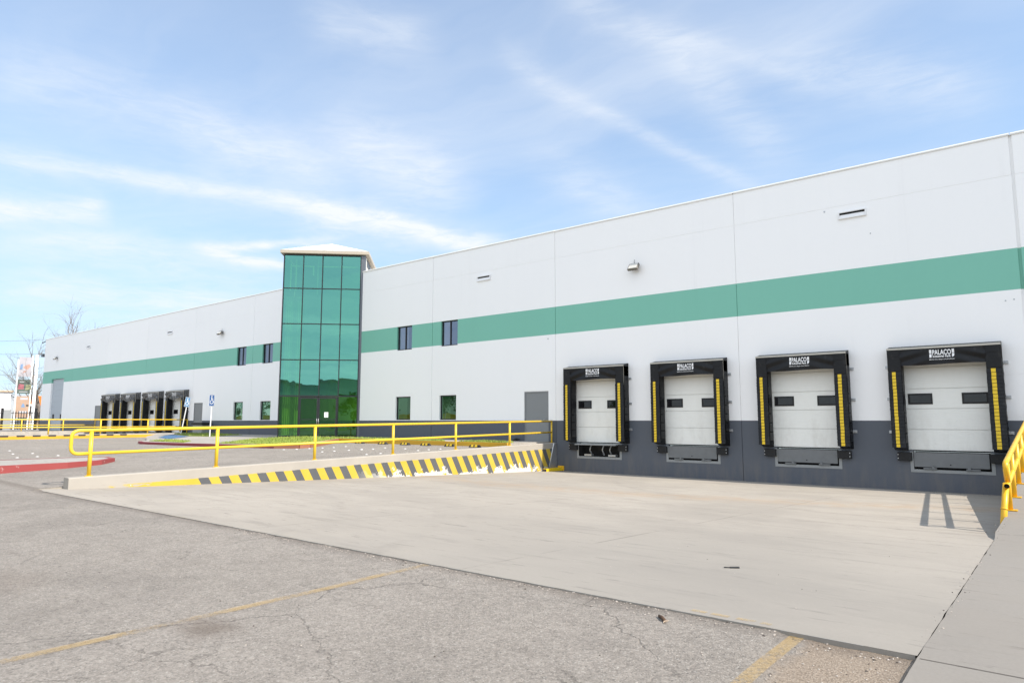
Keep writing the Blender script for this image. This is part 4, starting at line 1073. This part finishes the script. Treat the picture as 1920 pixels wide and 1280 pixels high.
# ------------------------------------------------------------------ beyond the corner of the building
def far(px, dist):                       # where a bearing of the background lies on the ground
    dd = pxdir(px, 788); return dd.x*dist, dd.y*dist
GZ = -1.2
x, y = far(41, 112); py_ = thing('pylon_sign', 'tall white pylon sign with pale washed-out picture panels behind the iron fence', 'sign', (x, y, GZ), math.atan2(-x, y)+R(8))
mb = MB(); mb.box(.95, 1.3, -.18, .18, 0, 10.0); mb.box(-.98, -.80, -.1, .1, 0, 9.2); mb.box(-.8, .95, -.05, .05, 3.15, 3.35); mb.box(.55, .75, -.1, .1, 0, 9.8); mb.build('column', 'sign_white', py_)
plain('panel_grey', (.40, .38, .40), .6, var=.6, sc=1); plain('panel_dark', (.09, .12, .10), .6, var=.9, sc=2); plain('panel_orange', (.40, .27, .19), .6, var=.5, sc=1); plain('mark_red', (.36, .12, .14), .6); plain('mark_orange', (.46, .26, .20), .6); plain('mark_blue', (.16, .26, .42), .6); plain('mark_pale', (.45, .45, .47), .6); plain('mark_olive', (.24, .25, .14), .6)  # panel and emblem colours paled to paint in the overexposed glare
for (z0, z1, mt, marks) in ((7.0, 9.6, 'panel_grey', [('mark_orange', [(-.35, 8.2), (.1, 7.9), (.5, 8.4), (.3, 8.7), (-.1, 8.5)]), ('mark_orange', [(-.45, 7.4), (.15, 7.75), (-.2, 7.8)]), ('mark_blue', [(-.7, 7.9), (-.4, 8.0), (-.4, 8.7), (-.65, 8.6)])]),
                          (4.75, 6.6, 'panel_dark', [('mark_red', [(-.75, 5.3), (-.1, 5.35), (-.1, 5.95), (-.6, 6.05), (-.75, 5.8)]), ('mark_olive', [(.05, 5.2), (.7, 5.3), (.65, 6.0), (.1, 5.9)]), ('mark_pale', [(-.6, 6.25), (-.1, 6.25), (-.1, 6.35), (-.6, 6.35)]), ('mark_pale', [(-.6, 4.95), (.4, 4.95), (.4, 5.03), (-.6, 5.03)])]),
                          (1.6, 4.4, 'panel_orange', [('mark_pale', [(-.4, 3.95), (.45, 3.95), (.45, 4.2), (-.4, 4.2)]), ('mark_blue', [(-.25, 2.95), (.2, 2.95), (.1, 3.3), (-.05, 3.5), (-.15, 3.3)]), ('brown_dark', [(.3, 3.05), (.6, 3.05), (.6, 3.3), (.3, 3.3)]), ('mark_pale', [(-.5, 2.2), (.5, 2.2), (.5, 2.45), (-.5, 2.45)])])):
    mb = MB(); mb.box(-.82, .62, -.14, -.06, z0, z1); p = mb.build('sign_panel', mt, py_)
    for mk_, P in marks:
        mb = MB(); mb.add([(xx, -.146, zz) for xx, zz in P], [list(range(len(P)))]); mb.build('emblem', mk_, p)
# iron fence with pillars
fa = Vector((*far(-40, 104), GZ)); fb = Vector((*far(82, 104), GZ)); fdir = fb-fa; FLn = fdir.length; ang = math.atan2(fdir.y, fdir.x)
fe = thing('iron_fence', 'black iron picket fence with grey concrete pillars beside the warehouse corner', 'fence', tuple(fa), ang)
mb = MB(); k = 0.
while k < FLn:
    mb.box(k, k+.085, -.03, .03, .1, 2.35); k += .27
mb.box(0, FLn, -.025, .025, .25, .32); mb.box(0, FLn, -.025, .025, 2.05, 2.12); mb.box(0, FLn, -.03, .03, 1.0, 1.06); mb.build('pickets', 'iron', fe)
for px in (3, 11, 66):
    q = (Vector((*far(px, 104), GZ))-fa).dot(fdir.normalized()); w = .45 if px == 11 else .14
    mb = MB(); mb.box(q-w, q+w, -.25, .25, 0, 2.5 if px == 11 else 2.7); mb.build('pillar', 'rim_grey' if px == 11 else 'iron', fe)
# low white building and orange-roofed shop
def bld(px0, px1, dist, h, name, label, wallm, roofm, dp=14, over=.3, rh=.4):
    a = Vector((*far(px0, dist), GZ)); b_ = Vector((*far(px1, dist), GZ)); dv = b_-a
    t = thing(name, label, 'building', tuple(a), math.atan2(dv.y, dv.x)); L = dv.length
    mb = MB(); mb.box(0, L, 0, dp, 0, h); w = mb.build('wall', wallm, t)
    mb = MB(); mb.box(-over, L+over, -over, dp+over, h, h+rh); mb.build('roof', roofm, t)
    return t, L
t, L = bld(-120, 17, 138, 5.8, 'white_building', 'low white flat roofed building behind the fence at far left', 'sign_white', 'tan', rh=.25)
mb = MB(); mb.box(L, L+2.3, .5, 13, 0, 5.4); mb.build('annex', 'bay_grey', t)
t, L = bld(52, 84, 128, 4.6, 'shop_building', 'tan shop with a bright orange fascia behind the bare tree', 'tan', 'terracotta', over=.1, rh=.3)
mb = MB(); mb.box(-.2, L+.2, -1.6, -.02, 3.5, 4.9); mb.build('fascia', 'orange', t)
mb = MB(); mb.box(.2, L, -.06, -.01, 2.3, 3.5); mb.build('opening', 'brown_dark', t)
mb = MB(); mb.box(L*.66, L*.70, -1.6, -1.4, 0, 3.5); mb.build('post', 'orange', t)
mb = MB(); mb.box(L*.45, L*.8, -.1, -.03, 1.2, 2.2); mb.build('window', 'rim_grey', t)
t, L = bld(-900, -125, 190, 5, 'grey_building', 'long low grey building far off to the left', 'rim_grey', 'rim_grey')

def bare_tree(px, dist, H, lean, seed, label, spread=1.):
    rg = random.Random(seed); x, y = far(px, dist)
    t = thing('bare_tree', label, 'tree', (x, y, GZ)); right = Vector((math.cos(YAW+.45), math.sin(YAW+.45), 0))
    tb = MB(); cb = MB()
    def grow(p, dv, L, r, lvl, mbx):
        pts = [p]; rs = [r]; n = 5; q = p.copy(); dd = dv.normalized()
        for i in range(n):
            dd = (dd + Vector((rg.gauss(0, .13), rg.gauss(0, .13), rg.gauss(.02, .09)))).normalized(); q = q + dd*L/n; pts.append(q.copy()); rs.append(r*(1-.5*(i+1)/n))
        mbx.tube(pts, rs, 6 if lvl < 2 else 4)
        if lvl >= 5 or r < .012: return
        for k in range(rg.choice((2, 3, 3)) if lvl < 4 else 3):
            i = rg.randint(2, n); dn = (dd + Vector((rg.gauss(0, .65*spread), rg.gauss(0, .65*spread), rg.gauss(.1, .4)))).normalized()
            grow(pts[i], dn, L*rg.uniform(.55, .85), rs[i]*rg.uniform(.5, .75), lvl+1, cb)
        if lvl < 4: grow(pts[-1], (dd+Vector((rg.gauss(0, .2), rg.gauss(0, .2), .2))), L*.75, rs[-1]*.9, lvl+1, cb)
    grow(Vector((0, 0, -.2)), Vector((0, 0, 1)) + right*lean, H*.36, H*.030, 0, tb)
    tb.build('trunk', 'bark', t); cb.build('branches', 'bark', t)
bare_tree(80, 116, 13.5, -.30, 4, 'leafless pale tree leaning left beside the warehouse corner')
bare_tree(114, 122, 18.5, .0, 9, 'leafless tree whose top shows above the warehouse roof', .8)
# wires
for k, (ya, yb, da) in enumerate(((650, 632, 118), (671, 660, 121), (706, 702, 124), (742, 740, 150))):
    A = pxdir(-160, ya-14)*da; B = pxdir(150, yb)*(da+4); mb = MB(); P = []
    for i in range(13):
        s = i/12; p = A.lerp(B, s); p.z -= .7*math.sin(math.pi*s)*.6; P.append(p)
    mb.tube(P, .022, 5); tag(mb.build('power_line', 'alu_mid'), ['topmost thin power line crossing the sky at far left', 'second thin power line from the top at far left', 'third thin power line, level with the middle of the pylon sign', 'lowest thin power line just above the white building'][k], 'wire', 'power lines at far left')
t = thing('security_camera', 'dark security camera on the far left corner of the warehouse', 'camera', (-81.85, 24.0, 7.0))
mb = MB(); mb.tube([(0, .2, 0), (-.5, .2, 0), (-.5, .2, .35)], .05, 8); mb.build('bracket', 'iron', t)
mb = MB(); mb.box(-.75, -.3, -.1, .2, -.45, -.15, 0, None, .03); mb.build('camera_body', 'alu_mid', t)
mb = MB(); mb.tube([(-2.6, .1, -.1), (-1.2, .1, .05), (.6, .1, .16)], .055, 8); mb.tube([(-.9, .1, -.1), (-.9, .1, .2)], .06, 8)
tag(mb.build('roof_antenna', 'alu_mid', None, (-81.9, 24.4, 8.3)), 'dark horizontal antenna arm on the roof at the far left corner', 'antenna')

# ------------------------------------------------------------------ what stands across the lot and shows in the glass
op = thing('opposite_warehouse', 'long dull green warehouse across the lot, mirrored in the glass', 'warehouse', (0, -92, -1.5))
mb = MB(); mb.box(-170, 150, -30, 0, 0, 11.2); mb.build('wall', 'opp_wall', op)
mb = MB(); mb.box(-170.2, 150.2, -30.2, .2, 11.2, 11.5); mb.build('parapet', 'curb_concrete', op)
mb = MB(); mb.quad((-260, -60, -1.49), (160, -60, -1.49), (160, -44, -1.49), (-260, -44, -1.49)); tag(mb.build('verge', 'grass_ground'), kind='structure')
def leafy(x, y, H, seed, label):
    rg = random.Random(seed); t = thing('leafy_tree', label, 'tree', (x, y, -1.5), 0, 'trees across the lot')
    mb = MB(); mb.tube([(0, 0, 0), (.1, .1, H*.25), (0, .2, H*.45)], [.25, .2, .12], 8); mb.build('trunk', 'bark', t)
    mb = MB()
    cl = [(rg.gauss(0, H*.16), rg.gauss(0, H*.16), H*.62+rg.gauss(0, H*.14), rg.uniform(.10, .2)*H) for _ in range(9)]
    for _ in range(1100):
        cx, cy, cz, r = rg.choice(cl); v = Vector((rg.gauss(0, 1), rg.gauss(0, 1), rg.gauss(0, 1))).normalized()*r*rg.uniform(.5, 1)
        p = Vector((cx, cy, cz))+v; s = rg.uniform(.12, .3); a = Vector((rg.gauss(0, 1), rg.gauss(0, 1), rg.gauss(0, 1))).normalized(); b_ = a.orthogonal().normalized()
        mb.quad(p-a*s, p-b_*s*.6, p+a*s, p+b_*s*.6)
    mb.build('crown', 'leaf', t)
for k, (x, y, H) in enumerate(((-150, -58, 8), (-128, -60, 7), (-104, -57, 9), (-86, -61, 7.5), (-60, -59, 8), (8, -58, 6), (34, -60, 7.5))):
    leafy(x, y, H, 50+k, 'leafy tree on the grass verge across the lot')

mb = MB(); mb.box(-360, -62, -.15, .15, 0, 2.9); mb.box(-360, -62, -.22, .22, 2.9, 3.05)
plain('ochre', (.50, .34, .05), .8, var=.3, sc=.3)
tag(mb.build('boundary_wall', 'ochre', None, (0, -66, -1.5)), 'long ochre boundary wall behind the trees across the lot', 'wall')
src = [o for o in bpy.data.objects if o.name.startswith('leafy_tree')]
rq = random.Random(8)
for k in range(16):
    o = copy_tree(src[k % len(src)]); o.location = (-330+k*17+rq.uniform(-5, 5), -71+rq.uniform(-3, 3), -1.5); o.rotation_euler.z = rq.uniform(0, 6)
